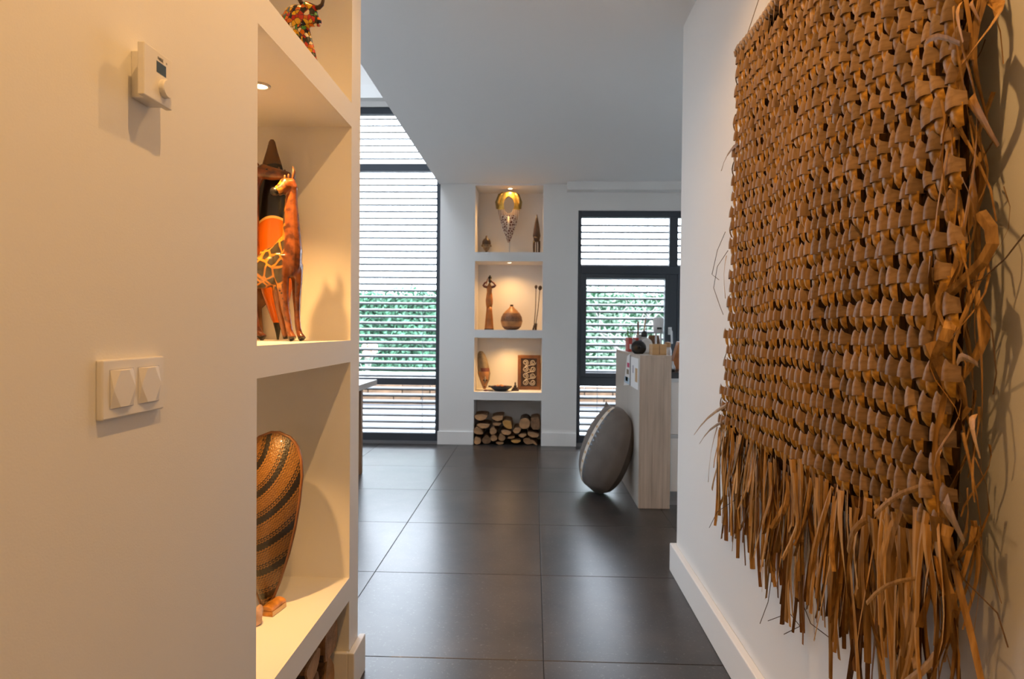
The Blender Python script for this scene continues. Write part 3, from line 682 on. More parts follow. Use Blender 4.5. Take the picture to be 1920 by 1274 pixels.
c0 = hang(.03, ztop(.03)+.012, .004); c1 = Vector((XR-.012, 1.56, 2.50)); c2 = hang(.97, ztop(.97)+.012, .004)
b = MB(); b.tube([c0-WH0, c1-WH0, c2-WH0], .0013, 5); build(b, 'hanging_cord', 'string', wh)
nz = thing('wall_nail', (XR, 1.56, 2.502), 'small steel nail holding the cord of the hanging', 'nail'); b = MB(); b.tube([(0, 0, 0), (-.02, 0, .004)], .002, 6); b.tube([(-.02, 0, .004), (-.021, 0, .0042)], .004, 8); build(b, 'shank', 'steel', nz)

# ================================================================== thermostat and switch plate on the left wall
th = thing('thermostat', (XL, .911, 1.506), 'beige white wall thermostat with small grey screen and round dial', 'thermostat')
tw, thh = .072, .075; tf = .033
b = MB(); b.box(0, .023, .022, tw-.004, .003, thh-.004); build(b, 'base_plate', 'white_plastic', th, bevel=.0012)
b = MB(); b.box(.023, tf, 0, tw, 0, thh); cv = build(b, 'cover', 'white_plastic', th, bevel=.0012)
b = MB(); b.box(tf-.001, tf+.0003, tw*.42, tw*.76, thh*.58, thh*.80); build(b, 'screen', 'screen', cv)
b = MB(); b.lathe([(.0135, 0), (.0135, .006), (.0125, .0078), (.0005, .0082)], seg=28); d = build(b, 'dial', 'white_plastic', cv, (tf, tw*.68, thh*.33), smooth=False); d.rotation_euler = (0, PI/2, 0)
def text_mesh(body, size, depth=.0002):
    c = bpy.data.curves.new('t', 'FONT'); c.body = body; c.size = size; c.extrude = depth; c.align_x = 'CENTER'; c.align_y = 'CENTER'
    t = bpy.data.objects.new('t', c); COL.objects.link(t); me = bpy.data.meshes.new_from_object(t.evaluated_get(bpy.context.evaluated_depsgraph_get())); bpy.data.objects.remove(t, do_unlink=True); return me
me = text_mesh('NIBE', .0068); me.materials.append(M['print']); o = link('lettering', me, cv, (tf+.0002, tw*.56, thh*.865)); o.rotation_euler = (PI/2, 0, PI/2)
b = MB(); b.box(tf, tf+.0003, tw*.76, tw*.80, thh*.85, thh*.885); build(b, 'mark', 'red_print', cv)

sw = thing('switch_plate', (XL, .855, 1.046), 'double white light switch plate with two faceted rockers', 'switch')
b = MB(); b.box(0, .010, 0, .146, 0, .0825); fr = build(b, 'frame', 'white_plastic', sw, bevel=.0022)
def rocker(y0):
    w, h = .0515, .0535; b = MB(); d0, d1 = .0102, .0148; e = .14
    O = [(0, 0), (w, 0), (w, h), (0, h)]
    # raised elongated octagon touching the frame at its mid edges
    I = [(w*.32, h*.02), (w*.68, h*.02), (w*.98, h*.5), (w*.68, h*.98), (w*.32, h*.98), (w*.02, h*.5)]
    for p in O: b.v.append((d0, p[0], p[1]))
    for p in I: b.v.append((d1, p[0], p[1]))
    b.face((4, 5, 6, 7, 8, 9)); b.face((0, 1, 5, 4)); b.face((1, 6, 5)); b.face((1, 2, 6)); b.face((2, 7, 6)); b.face((2, 3, 8, 7)); b.face((3, 9, 8)); b.face((3, 0, 9)); b.face((0, 4, 9))
    o = build(b, 'rocker', 'white_plastic', sw, (0, y0, .0145))
rocker(.0155); rocker(.079)
for y0 in (.0155, .079):
    b = MB(); w, h, q = .0515, .0535, .0007
    for a in ((y0-q, y0, .0145-q, .0145+h+q), (y0+w, y0+w+q, .0145-q, .0145+h+q), (y0, y0+w, .0145-q, .0145), (y0, y0+w, .0145+h, .0145+h+q)): b.box(.0098, .0103, *a)
    build(b, 'rocker_gap', 'greyink', sw)

# ================================================================== left niche contents
Z2 = SH[1][1]; Z3 = SH[0][1]; Z1 = SH[2][1]
def giraffe(name, Yp, org, parts, ears, horns, label, nose=None, eye=None):
    # parts: chains of (px, py, dy, radius px) at depth Yp+dy
    k = Yp/F_PX; t = thing(name, org, label, 'figurine', 'giraffe figurines'); b = MB()
    for ch in parts: b.tube([at(x, y, Y=Yp+dy)-Vector(org) for x, y, dy, r in ch], [r*k for *_, r in ch], 10)
    body = blob(b, 'body', 'giraffe', t, voxel=.0035, smooth=5)
    for ch in ears:
        e = MB(); e.tube([at(x, y, Y=Yp+dy)-Vector(org) for x, y, dy, r in ch], [r*k for *_, r in ch], 8, flat=.45); build(e, 'ear', 'brown_wood', t, smooth=True)
    for x, y, dy in horns:
        e = MB(); p = at(x, y, Y=Yp+dy)-Vector(org); e.tube([p+Vector((0, 0, -.012)), p, p+Vector((0, 0, .004))], [.003, .0035, .002], 7); build(e, 'horn', 'brown_wood', t, smooth=True)
    for q, (nm, r) in ((nose, ('nose', 9.5)), (eye, ('eye', 2.6))):
        if q:
            e = MB(); p = at(q[0], q[1], Y=Yp+q[2])-Vector(org); ell(e, p, r*k, r*k*.8, r*k*.85, 10); build(e, nm, 'black', t, smooth=True)
    return t
YG = 1.85
o1 = at(549, 640, Y=YG); o1.z = Z2
giraffe('giraffe_figurine', YG, o1, [
    [(548, 352, 0, 10), (546, 378, 0, 12), (546, 410, 0, 15), (547, 440, 0, 17), (547, 470, 0, 20), (546, 500, 0, 20), (542, 518, 0.0, 15)],          # neck and chest
    [(519, 359, -.026, 10), (526, 356, -.022, 10.5), (536, 346, -.010, 13.5), (544, 344, 0, 13), (549, 356, 0, 11)],                                        # head
    [(540, 500, 0, 20), (515, 504, .005, 31), (492, 510, .01, 33), (468, 512, .012, 32), (456, 508, .012, 26)],                                           # trunk
    [(536, 450, .0, 11), (524, 474, .0, 17), (500, 490, .005, 22)],                                                                                       # withers
    [(531, 480, -.012, 17), (528, 520, -.018, 14), (531, 552, -.018, 10), (535, 580, -.018, 8), (540, 604, -.018, 6.5), (543, 622, -.018, 6.5), (547, 633, -.020, 8), (549, 636.5, -.022, 8.5)],
    [(522, 520, .018, 12), (520, 550, .018, 9.5), (524, 580, .018, 7.5), (529, 605, .018, 6.3), (534, 624, .018, 6.3), (538, 634, .013, 8)],
    [(556, 496, .012, 13), (557, 530, .012, 10), (556, 555, .012, 8), (557, 585, .012, 6), (558, 608, .012, 5.8), (561, 625, .012, 5.8), (566, 634, .007, 7.5), (567, 636.5, .005, 8)],
    [(466, 515, .03, 17), (463, 560, .03, 10), (466, 605, .03, 6.5), (470, 634, .03, 7.5)], [(458, 515, -.012, 15), (455, 560, -.012, 10), (458, 605, -.012, 6.5), (460, 634, -.012, 7.5)],
    ], [[(548, 345, 0, 3), (550.5, 334, 0, 6.5), (551.5, 322, 0, 6), (549, 312, 0, 1)]], [(534, 331, -.005), (541, 329, .005)],
    'tall brown giraffe figurine with patched flank, head turned left', nose=(515.5, 359, -.030), eye=(533.5, 343, -.024))
YG2 = 1.945
o2 = at(478, 640, Y=YG2); o2.z = Z2
giraffe('giraffe_figurine', YG2, o2, [
    [(544, 331, -.005, 8), (528, 328, 0, 10), (510, 326, 0, 13), (494, 322, 0, 15), (483, 328, 0, 14), (476, 345, 0, 12)],
    [(483, 328, 0, 13), (475, 350, 0, 12), (472, 400, 0, 13), (470, 450, 0, 16), (466, 500, 0, 21)],
    [(466, 500, 0, 23), (458, 510, .0, 26), (450, 510, .005, 25), (444, 505, .008, 21)],
    [(470, 510, -.018, 13), (472, 550, -.018, 9), (475, 585, -.018, 7.5), (481, 612, -.018, 6.5), (487, 628, -.018, 7.5), (495, 634.5, -.020, 8)],
    [(464, 520, .02, 12), (464, 560, .02, 8), (466, 600, .02, 6), (472, 632, .02, 7)], [(450, 520, -.015, 12), (448, 560, -.015, 8), (448, 600, -.015, 6), (450, 632, -.015, 7)], [(444, 520, .025, 12), (442, 560, .025, 8), (442, 600, .025, 6), (444, 632, .025, 7)],
    ], [[(488, 318, .01, 3), (485, 310, .01, 4), (482, 304, .01, 1)]], [(523, 316, 0), (534, 321, -.005)],
    'half hidden brown giraffe figurine with head stretched to the right', eye=(500, 318, -.018))
# leaning spindle shaped mask
YM = 2.005; km = YM/F_PX; mo = at(519, 638, Y=YM); mo.z = Z2
b = MB(); prof = [(262, 3, 510), (266, 6, 510), (285, 11, 510), (310, 19, 510), (340, 26, 511), (370, 31, 512), (412, 36, 513), (450, 38, 515), (485, 38, 516), (520, 34, 518), (550, 28, 519), (575, 20, 520), (600, 11, 520), (604, 8.5, 520), (625, 4, 521), (637.5, 2, 521)]
ps = [(at(cx, y, Y=YM)-mo, w*km) for y, w, cx in prof]
def spin(u, v):
    i = min(len(ps)-2, int(v*(len(ps)-1))); f = v*(len(ps)-1)-i; p = ps[i][0].lerp(ps[i+1][0], f); w = lerp(ps[i][1], ps[i+1][1], f); a = u*2*PI
    return Vector((p.x+w*math.cos(a), -abs(w)*.62*max(math.sin(a), -.12)*1.0, p.z))
b.grid(spin, 28, len(ps)-1)
t = tag(build(b, 'spindle_mask', 'mask', None, mo, smooth=True), 'pointed orange and black spindle shaped mask behind the giraffes', 'mask')
for x, y, dx in ((504, 537, 4), (540, 535, -4)):
    p0, p1 = at(x-dx, y+5, Y=YM)-mo, at(x+dx, y-5, Y=YM)-mo
    yy = -.62*math.sqrt(max(0, (31*km)**2-((p0.x+p1.x)/2)**2))-.001
    e = MB(); e.tube([Vector((p0.x, yy, p0.z)), Vector((p1.x, yy, p1.z))], .0022, 6); build(e, 'eye_slit', 'black', t)
b = MB(); bo = at(482, 548, Y=2.052); ell(b, (0, 0, 0), .045, .016, .055, 18); b.tube([(0, 0, -.04), (-.005, 0, Z2-bo.z)], [.014, .026], 12)
tag(blob(b, 'wooden_carving', 'brown_wood', None, bo, .004, 4), 'rounded brown wood carving mostly hidden behind the giraffes', 'carving')

# mosaic bull on the top shelf
YB = 1.80; kb = YB/F_PX; ob_ = at(575, 118, Y=YB); ob_.z = Z1
bt_ = thing('mosaic_bull', ob_, 'multicoloured mosaic bull with dark curved horns on the top shelf', 'figurine')
b = MB()
for ch in ([(596, 43, -.01, 6), (588, 42, -.005, 9), (577, 34, 0, 14), (566, 26, 0, 16), (553, 24, .01, 15), (546, 30, .03, 16)],
           [(590, 22, -.006, 10), (585, 30, -.004, 13), (590, 40, -.008, 11), (600, 43, -.012, 7.5)], [(572, 14, .0, 12), (585, 18, -.004, 11), (594, 16, -.01, 6)],
           [(566, 30, 0, 16), (556, 45, .01, 22), (540, 55, .04, 28), (515, 70, .09, 30), (490, 80, .13, 26)],
           [(566, 52, 0, 14), (573, 66, -.005, 11), (580, 84, -.005, 8), (586, 98, -.005, 6), (590, 112, -.005, 5), (592, 119, -.005, 6)],
           [(556, 60, .02, 14), (560, 85, .03, 9), (565, 110, .03, 7), (568, 130, .03, 7)],
           [(495, 85, .12, 16), (497, 110, .12, 9), (499, 140, .12, 7)], [(480, 85, .15, 15), (480, 110, .15, 9), (482, 145, .15, 7)]):
    pp = []
    for x, y, dy, r in ch:
        p = at(x, y, Y=YB+dy)-ob_; p.z = max(p.z, .006); pp.append(p)
    b.tube(pp, [r*kb for *_, r in ch], 10)
blob(b, 'body', 'mosaic', bt_, voxel=.0035, smooth=4)
for ch in ([(591, 14, -.008, 4.5), (598, 14, -.012, 4.2), (604, 9, -.014, 3.6), (606, 0, -.014, 3), (604, -12, -.012, 2), (600, -20, -.01, .8)], [(566, 6, .004, 4.5), (562, 0, .008, 4.2), (566, -6, .012, 3.5), (574, -16, .014, 2.5), (580, -26, .014, .8)]):
    e = MB(); e.tube([at(x, y, Y=YB+dy)-ob_ for x, y, dy, r in ch], [r*kb for *_, r in ch], 8); build(e, 'horn', 'dark_wood', bt_, smooth=True)
e = MB(); p = at(600, 46, Y=YB-.012)-ob_; ell(e, p, .004, .004, .003, 8); build(e, 'nose', 'bonewhite', bt_, smooth=True)

# woven shield on the lower shelf
so = at(484, 1150, Z=Z3); YS = so.y+.02; ks = YS/F_PX
sh = thing('woven_shield', so, 'upright oval woven shield with dark and gold bands', 'shield')
hh = ks*332; hwid = ks*60; lean_y = .05
SHW = [(0, 7), (.06, 15), (.15, 26), (.3, 40), (.45, 50), (.6, 56), (.75, 58.5), (.85, 55), (.93, 45), (.98, 28), (1.0, 8)]
def shw(v):
    for (a, w0), (c, w1) in zip(SHW, SHW[1:]):
        if v <= c: f = (v-a)/(c-a); return lerp(w0, w1, f)*ks
    return SHW[-1][1]*ks
def shp(u, v, d):
    z = hh*v; w = shw(v); q = u*2-1
    return Vector((q*w+.002+.006*v, lean_y*v-.055*(1-q*q*.9)*max(0, math.sin(PI*v))**.6+d+.045, z))
b = MB(); b.grid(lambda u, v: shp(u, v, 0), 20, 40); b.grid(lambda u, v: shp(1-u, v, .008), 20, 40); build(b, 'woven_face', 'shield', sh, smooth=True)
rim = [shp(1, v, .003) for v in [i/36 for i in range(37)]]+[shp(0, v, .003) for v in [1-i/36 for i in range(37)]]
b = MB(); b.tube(rim, .0055, 7); build(b, 'rim', 'brown_wood', sh, smooth=True)
# small domed amber box
bx0 = at(499, 1157, Z=Z3)
cb = thing('domed_box', (bx0.x+.004, bx0.y+.036, Z3), 'small glossy amber domed wooden box beside the shield', 'box')
dome = [(-.021, 0), (.021, 0), (.021, .016)]+[(.021*math.cos(a), .016+.0125*math.sin(a)) for a in [PI*i/10 for i in range(1, 10)]]+[(-.021, .016)]
b = MB(); b.prism([(-.021, .0), (.021, 0), (.021, .015), (-.021, .015)], -.036, .036); build(b, 'body', 'amber', cb, bevel=.0015)
b = MB(); b.prism([p for p in dome if p[1] >= .0155], -.0365, .0365); build(b, 'lid', 'amber', cb, bevel=.001)
b = MB(); b.box(.0211, .0225, -.034, .034, .002, .0135); build(b, 'side_band', 'amber_pale', cb)
cb.rotation_euler = (0, 0, -.18)
po = at(481, 1172, Z=Z3); b = MB(); ell(b, (-.006, 0, .022), .018, .018, .024, 10); ell(b, (.0, .01, .034), .010, .012, .018, 10); ell(b, (-.008, 0, .008), .02, .02, .010, 10)
tag(blob(b, 'carved_shell', 'pinkstone', None, (po.x+.004, po.y, Z3-.0), .003, 2), 'pinkish carved shell peeking out beside the amber box', 'ornament')

# ================================================================== firewood
def log(cx, cz, w, h, y0, ln, label, group, shape='half', rot=0.0, end='endgrain', yaw=0.0, along='Y', seed=0):
    rg = random.Random(seed); n = 14; poly = []
    for i in range(n):
        a = 2*PI*i/n+.1
        c, s_ = math.cos(a), math.sin(a)
        r = 1+rg.uniform(-.06, .06)
        if shape == 'half': x, z = c*r, (s_*r if s_ < 0 else s_*.30*r)
        elif shape == 'wedge': x, z = c*r*(1-.55*max(0, s_)), s_*r-.1*abs(c)
        elif shape == 'quarter': x, z = c*r*(1.0 if c > 0 else .8), s_*r*(1-.35*max(0, c)*1.2)
        elif shape == 'block': x, z = math.copysign(abs(c)**.55, c)*r, math.copysign(abs(s_)**.55, s_)*r*.95
        else: x, z = c*r, s_*r
        poly.append((x*w/2, z*h/2))
    cr_, sr_ = math.cos(rot), math.sin(rot); poly = [(x*cr_-z*sr_, x*sr_+z*cr_) for x, z in poly]
    b = MB(); k = len(poly); rows = (0, .02, .5, 1.0)
    for t in rows:
        f = .95 if t == 0 else 1.0+rg.uniform(-.03, .03)
        b.v += [(x*f+.01*t*rg.uniform(-1, 1)*0, t*ln, z*f) for x, z in poly]
    b.face(list(range(k)), 0); b.face([3*k+i for i in reversed(range(k))], 0)
    for r_ in range(3):
        for i in range(k):
            j = (i+1) % k; up = (poly[i][1]*cr_-poly[i][0]*sr_)+(poly[j][1]*cr_-poly[j][0]*sr_) > 0 and shape != 'round'
            b.face((r_*k+j, r_*k+i, (r_+1)*k+i, (r_+1)*k+j), 0 if r_ == 0 else (2 if up else 1))
    t = tag(link('firewood_log', b.mesh('firewood_log', [end, 'bark', 'split'])), label, 'log', group)
    t.location = (cx, y0, cz)
    if along == 'X': t.rotation_euler = (0, 0, PI/2+yaw)
    else: t.rotation_euler = (0, 0, yaw)
    return t
LG = 'firewood in the far niche'
def zp(x, y): return (800+x/6.37, 700+y/6.37)
far_logs = [
 (645, 515, 160, 112, 'half', 0, 'endgrain', 'topmost half round log at the left of the far stack'),
 (850, 528, 150, 100, 'half', .1, 'endgrain', 'topmost log left of centre in the far stack'),
 (838, 602, 112, 66, 'half', .05, 'endgrain', 'flat log just below the top centre log of the far stack'),
 (675, 622, 160, 84, 'half', -.05, 'endgrain', 'half round log second from top at the left of the far stack'),
 (972, 612, 150, 105, 'wedge', -.7, 'endorange', 'bright orange wedge log near the top centre of the far stack'),
 (1170, 605, 148, 140, 'round', 0, 'endgrain', 'round log at the top right of the far stack'),
 (1300, 605, 115, 170, 'block', .12, 'split', 'tall pinkish block log in the right corner of the far stack'),
 (612, 692, 150, 105, 'quarter', -.4, 'endgrain', 'wedge log poking out at the left edge of the far stack'),
 (790, 695, 100, 100, 'quarter', -.2, 'endgrain', 'squarish log in the third layer left of centre of the far stack'),
 (950, 702, 128, 88, 'half', -.1, 'endgrain', 'half round log at the very centre of the far stack'),
 (1075, 690, 115, 72, 'quarter', .3, 'endgrain', 'small log below the round one in the far stack'),
 (1008, 765, 88, 50, 'half', .1, 'endgrain', 'thin log under the centre log of the far stack'),
 (1145, 738, 98, 66, 'half', .1, 'endgrain', 'small half log right of centre of the far stack'),
 (1275, 728, 150, 96, 'half', -.2, 'endgrain', 'broad half log under the pinkish block of the far stack'),
 (602, 808, 98, 100, 'wedge', .5, 'endgrain', 'bottom left corner wedge log of the far stack'),
 (716, 795, 120, 122, 'wedge', 0, 'split', 'tall wedge log second from left on the floor of the far stack'),
 (800, 778, 98, 88, 'quarter', -.2, 'endgrain', 'log above the floor third from left in the far stack'),
 (895, 768, 98, 95, 'wedge', .3, 'endgrain', 'upright wedge log left of the bottom centre of the far stack'),
 (872, 832, 100, 52, 'half', 0, 'endgrain', 'low flat log at the bottom centre of the far stack'),
 (1064, 808, 125, 66, 'half', 0, 'endorange', 'orange half log at the bottom right of centre of the far stack'),
 (1205, 815, 140, 84, 'quarter', -.4, 'endgrain', 'wide log on the floor at the right of the far stack'),
 (1280, 828, 118, 34, 'quarter', -.7, 'endgrain', 'slim split stick slanting at the bottom right of the far stack')]
rgl = random.Random(5)
for i, (x, y, w, h, shp_, rot, end, lab) in enumerate(far_logs):
    Yl = YF+.0+rgl.uniform(-.015, .03); p = at(*zp(x, y), Y=Yl); k = Yl/F_PX/6.37; p.z = max(p.z, h*k/2+.002)
    log(p.x, p.z, w*k*.95, h*k*.93, Yl, .33, lab, LG, shp_, rot, end, rgl.uniform(-.02, .02), seed=i)
LN = 'firewood in the left niche'
near_logs = [(1.985, .205, .13, .11, 'block', .1, 'thick block log lying on top in the left niche'), (2.0, .085, .10, .15, 'wedge', .2, 'upright wedge log at the right end of the left niche'), (1.90, .075, .10, .14, 'wedge', -.3, 'pale wedge log second from right in the left niche'), (1.80, .10, .12, .14, 'quarter', .2, 'quartered log in the middle of the left niche'), (1.85, .205, .13, .10, 'half', .1, 'dark half log on top beside the thick block in the left niche'), (1.68, .09, .13, .15, 'round', 0, 'round log left of the middle in the left niche'), (1.55, .09, .13, .14, 'half', .3, 'half log near the left end of the left niche')]
for i, (y, z, w, h, sp_, rot, lab) in enumerate(near_logs):
    log(XL-.03-.01*(i % 3), z, w, h, y, .27, lab, LN, sp_, rot, 'split' if i in (0, 2) else 'endgrain', .0, 'X', seed=40+i)

# ================================================================== far niche contents
S1, S2, S3 = 1.952, 1.168, 0.537          # shelf heights top, middle, lower
def fz(x, y, Y): return at(x, y, Y=Y)
# --- top: small head, tall mask on stand, pointed figure
Yo = YF+.16; k = Yo/F_PX
h0 = fz(912, 472, Yo); hd = thing('bust_sculpture', (h0.x, Yo, S1), 'small pale carved head with dark hair on a plate, top far niche', 'carving')
b = MB(); b.lathe([(.055, 0), (.058, .006), (.050, .011), (.012, .014), (.009, .03)], seg=20); build(b, 'base', 'dark_wood', hd, smooth=False)
b = MB(); zc = .085; ell(b, (0, 0, zc), .040, .034, .06, 16); ell(b, (0, -.012, zc-.035), .022, .022, .028, 12); b.tube([(0, 0, .02), (0, 0, .06)], [.010, .016], 10); blob(b, 'face', 'greywood', hd, voxel=.004, smooth=3)
b = MB(); b.lathe([(.044, zc+.012), (.046, zc+.02), (.043, zc+.045), (.030, zc+.066), (.012, zc+.078), (.010, zc+.092), (.006, zc+.102), (.001, zc+.105)], seg=18, sy=.9); build(b, 'hair', 'dark_wood', hd, smooth=True)
b = MB(); b.tube([(0, -.034, zc+.008), (0, -.043, zc-.012), (0, -.036, zc-.018)], [.003, .006, .004], 6); build(b, 'nose', 'greywood', hd, smooth=True)
for s_ in (-1, 1):
    b = MB(); ell(b, (s_*.045, 0, zc-.002), .009, .008, .014, 8); build(b, 'ear', 'greywood', hd, smooth=True)
    b = MB(); b.tube([(s_*.008, -.034, zc-.001), (s_*.024, -.029, zc+.001)], .0032, 6); build(b, 'eye', 'dark_wood', hd)
b = MB(); b.tube([(-.011, -.036, zc-.036), (.011, -.036, zc-.036)], .0035, 6); build(b, 'mouth', 'redbrown', hd)

Ym = YF+.20; m0 = fz(955, 473, Ym); km2 = Ym/F_PX
tm = thing('tall_mask', (m0.x, Ym, S1), 'tall tapering mask with gold open ring on a thin stand', 'mask')
def mz(y): return fz(955, y, Ym).z-S1
def mx(x, y=420): return fz(x, y, Ym).x-m0.x
out_ = [(362, 940, 968), (366, 936, 971), (374, 933, 974), (384, 932, 975), (393, 932.5, 974.5), (400, 934, 973.5), (415, 938, 970), (430, 943, 965.5), (445, 948, 959.5), (455, 952.5, 955.5)]
hole = [(370, 951, 956), (375, 946, 962), (383, 944, 964), (391, 945, 963.5), (398, 948, 960), (401, 952, 956)]
def band(y_a, y_b, mname, pname, yo=0.0, inset=0):
    rows = 6; b = MB()
    def edge(tab, y):
        if y <= tab[0][0]: return tab[0][1], tab[0][2]
        for (ya, l0, r0), (yb_, l1, r1) in zip(tab, tab[1:]):
            if ya <= y <= yb_: f = (y-ya)/(yb_-ya); return lerp(l0, l1, f), lerp(r0, r1, f)
        return tab[-1][1], tab[-1][2]
    def inh(y): return hole[0][0] <= y <= hole[-1][0]
    ys = [lerp(y_a, y_b, i/rows) for i in range(rows+1)]
    for side in (0, 1):
        def fn(u, v, front=True):
            y = lerp(y_a, y_b, v); l, r = edge(out_, y); c = 953.7
            if inh(y): hl, hr = edge(hole, y)
            else: hl, hr = c, c
            x0, x1 = (l+inset, hl) if side == 0 else (hr, r-inset)
            x = lerp(x0, x1, u); q = (x-c)/22.0
            return Vector((mx(x), (-.035*(1-q*q)+yo) if front else (.012+.02*q*q), mz(y)))
        b.grid(lambda u, v: fn(1-u, v), 6, rows); b.grid(lambda u, v: fn(u, v, False), 6, rows)
        for uu in (0, 1):
            b.grid(lambda u, v: fn(uu, v, True).lerp(fn(uu, v, False), u if uu == 0 else 1-u), 1, rows)
    b.grid(lambda u, v: Vector((0, 0, 0)), 1, 1); b.v = b.v[:-4]; b.f.pop(); b.m.pop()
    return build(b, pname, mname, tm, smooth=False)
band(362, 370, 'gold', 'crown'); band(370, 394, 'gold', 'gold_ring'); band(394, 402, 'pale_stripe', 'cheek_band'); band(402, 414, 'pale_stripe', 'brow'); band(414, 455, 'maskpat', 'carved_face'); band(405, 452, 'maskpat', 'inner_face', -.012, 5)
b = MB(); b.tube([(mx(932.5), 0, mz(392)), (mx(932), -.012, mz(380)), (mx(937), -.012, mz(367)), (mx(943), -.012, mz(362))], [.014, .022, .022, .012], 8); build(b, 'rim_roll', 'brass_d', tm, smooth=True)
b = MB(); b.tube([(mx(974.5), 0, mz(392)), (mx(975), -.012, mz(380)), (mx(970), -.012, mz(367)), (mx(964), -.012, mz(362))], [.014, .022, .022, .012], 8); build(b, 'rim_roll', 'brass_d', tm, smooth=True)
b = MB(); b.tube([(mx(953.7), -.05, mz(408)), (mx(953.7), -.058, mz(425)), (mx(953.7), -.045, mz(432))], [.006, .011, .006], 8); build(b, 'nose', 'bonewhite', tm, smooth=True)
b = MB(); b.tube([(0, .01, .006), (0, .01, mz(440))], .0042, 8); b.lathe([(.05, 0), (.05, .006), (.02, .008)], (0, .01, 0), seg=20); build(b, 'stand', 'steel', tm)

p0 = fz(1006, 473, Yo); pf = thing('pointed_figure', (p0.x, Yo, S1), 'slender dark carved figure with pointed top, top far niche', 'carving')
hh_ = fz(1006, 402, Yo).z-S1
b = MB(); b.lathe([(.036, hh_*.42), (.040, hh_*.46), (.036, hh_*.52), (.032, hh_*.62), (.024, hh_*.75), (.014, hh_*.88), (.003, hh_)], seg=12, sy=.8); build(b, 'tall_cap', 'dark_wood', pf, smooth=True)
b = MB(); b.lathe([(.036, 0), (.038, .012), (.030, .016)], seg=14, sy=.8); build(b, 'base', 'dark_wood', pf)
for s_ in (-1, 1):
    b = MB(); b.tube([(s_*.026, 0, .012), (s_*.028, 0, hh_*.2), (s_*.026, 0, hh_*.33)], [.010, .011, .012], 8); build(b, 'leg', 'dark_wood', pf, smooth=True)
b = MB(); b.tube([(0, -.002, .012), (0, -.002, hh_*.33)], .006, 7); build(b, 'spine', 'dark_wood', pf)
b = MB(); b.lathe([(.034, hh_*.31), (.030, hh_*.35), (.034, hh_*.40), (.036, hh_*.43)], seg=12, sy=.85); ell(b, (0, -.026, hh_*.38), .012, .012, .014, 8); build(b, 'head', 'dark_wood', pf, smooth=True)
# --- middle: woman figure, gourd, dried pods
w0 = fz(917, 617, Yo); wf_ = thing('woman_statue', (w0.x, Yo, S2), 'slim orange carved woman with raised arms and dark head', 'statue')
def wz(y): return fz(917, y, Yo).z-S2
b = MB(); b.lathe([(.046, 0.0), (.047, .012), (.040, wz(600)), (.032, wz(585)), (.029, wz(576))], seg=16, sy=.75); build(b, 'skirt', 'orange_wood', wf_, smooth=True)
b = MB(); b.lathe([(.049, 0.0), (.049, .010), (.045, .012)], seg=16, sy=.78); build(b, 'hem', 'dark_wood', wf_)
b = MB(); b.lathe([(.029, wz(577)), (.036, wz(570)), (.038, wz(563)), (.031, wz(554)), (.026, wz(548)), (.029, wz(542)), (.026, wz(537)), (.012, wz(534)), (.010, wz(531))], seg=16, sy=.7); build(b, 'torso', 'orange_wood', wf_, smooth=True)
for s_ in (-1, 1):
    b = MB(); b.tube([(s_*.024, 0, wz(539)), (s_*.052, -.008, wz(537.5)), (s_*.064, -.012, wz(536)), (s_*.048, -.014, wz(531.5)), (s_*.020, -.010, wz(528))], [.013, .013, .010, .009, .007], 8); build(b, 'arm', 'redbrown', wf_, smooth=True)
b = MB(); ell(b, (0.006, 0, wz(526.5)), .017, .018, .025, 12); build(b, 'head', 'dark_wood', wf_, smooth=True)
b = MB(); ell(b, (0.006, .004, wz(521)), .021, .021, .016, 12); ell(b, (0.006, 0, wz(518.5)), .010, .010, .012, 8); build(b, 'headwrap', 'black', wf_, smooth=True)
b = MB(); b.tube([(-.012, -.004, wz(521)), (-.026, -.006, wz(528)), (-.028, -.004, wz(534))], [.004, .006, .004], 6); build(b, 'scarf', 'orange_wood', wf_, smooth=True)

g0 = fz(959, 617, Yo); gd = thing('gourd_vase', (g0.x, Yo, S2), 'round brown calabash vase with incised band and short neck', 'vase')
def gz(y): return fz(959, y, Yo).z-S2
R_ = 20.5*k
b = MB(); b.lathe([(.045, 0.0), (.075, .010), (.098, .035), (R_, gz(603)), (.106, gz(595)), (.085, gz(588)), (.055, gz(582)), (.028, gz(578)), (.020, gz(575))], seg=28, mis=[1, 1, 0, 1, 1, 0, 0, 0]); build(b, 'body', ['gourd', 'gourd_d'], gd, smooth=True)
b = MB(); b.lathe([(.016, gz(578)), (.015, gz(574)), (.017, gz(572)), (.010, gz(571.5))], seg=14); build(b, 'stopper', 'dark_wood', gd, smooth=True)
for i in range(14):
    a = PI+PI*(i+.5)/14; r = .108; b = MB(); c = Vector((r*math.cos(a), r*math.sin(a), gz(601))); tv = Vector((-math.sin(a), math.cos(a), 0))
    b.tube([c-tv*.007+Vector((0, 0, -.010)), c+Vector((0, 0, .010))*1.0, c+tv*.007+Vector((0, 0, -.010))], .002, 5); build(b, 'incised_mark', 'tan_wood', gd)
PD = [((1001, 617), (1005, 542), .0, .016, .040, 'dried seed pod stem leaning left of its pair, middle far niche'), ((1003, 617), (1012, 545), .03, .020, .052, 'dried seed pod stem with the larger dark head, middle far niche')]
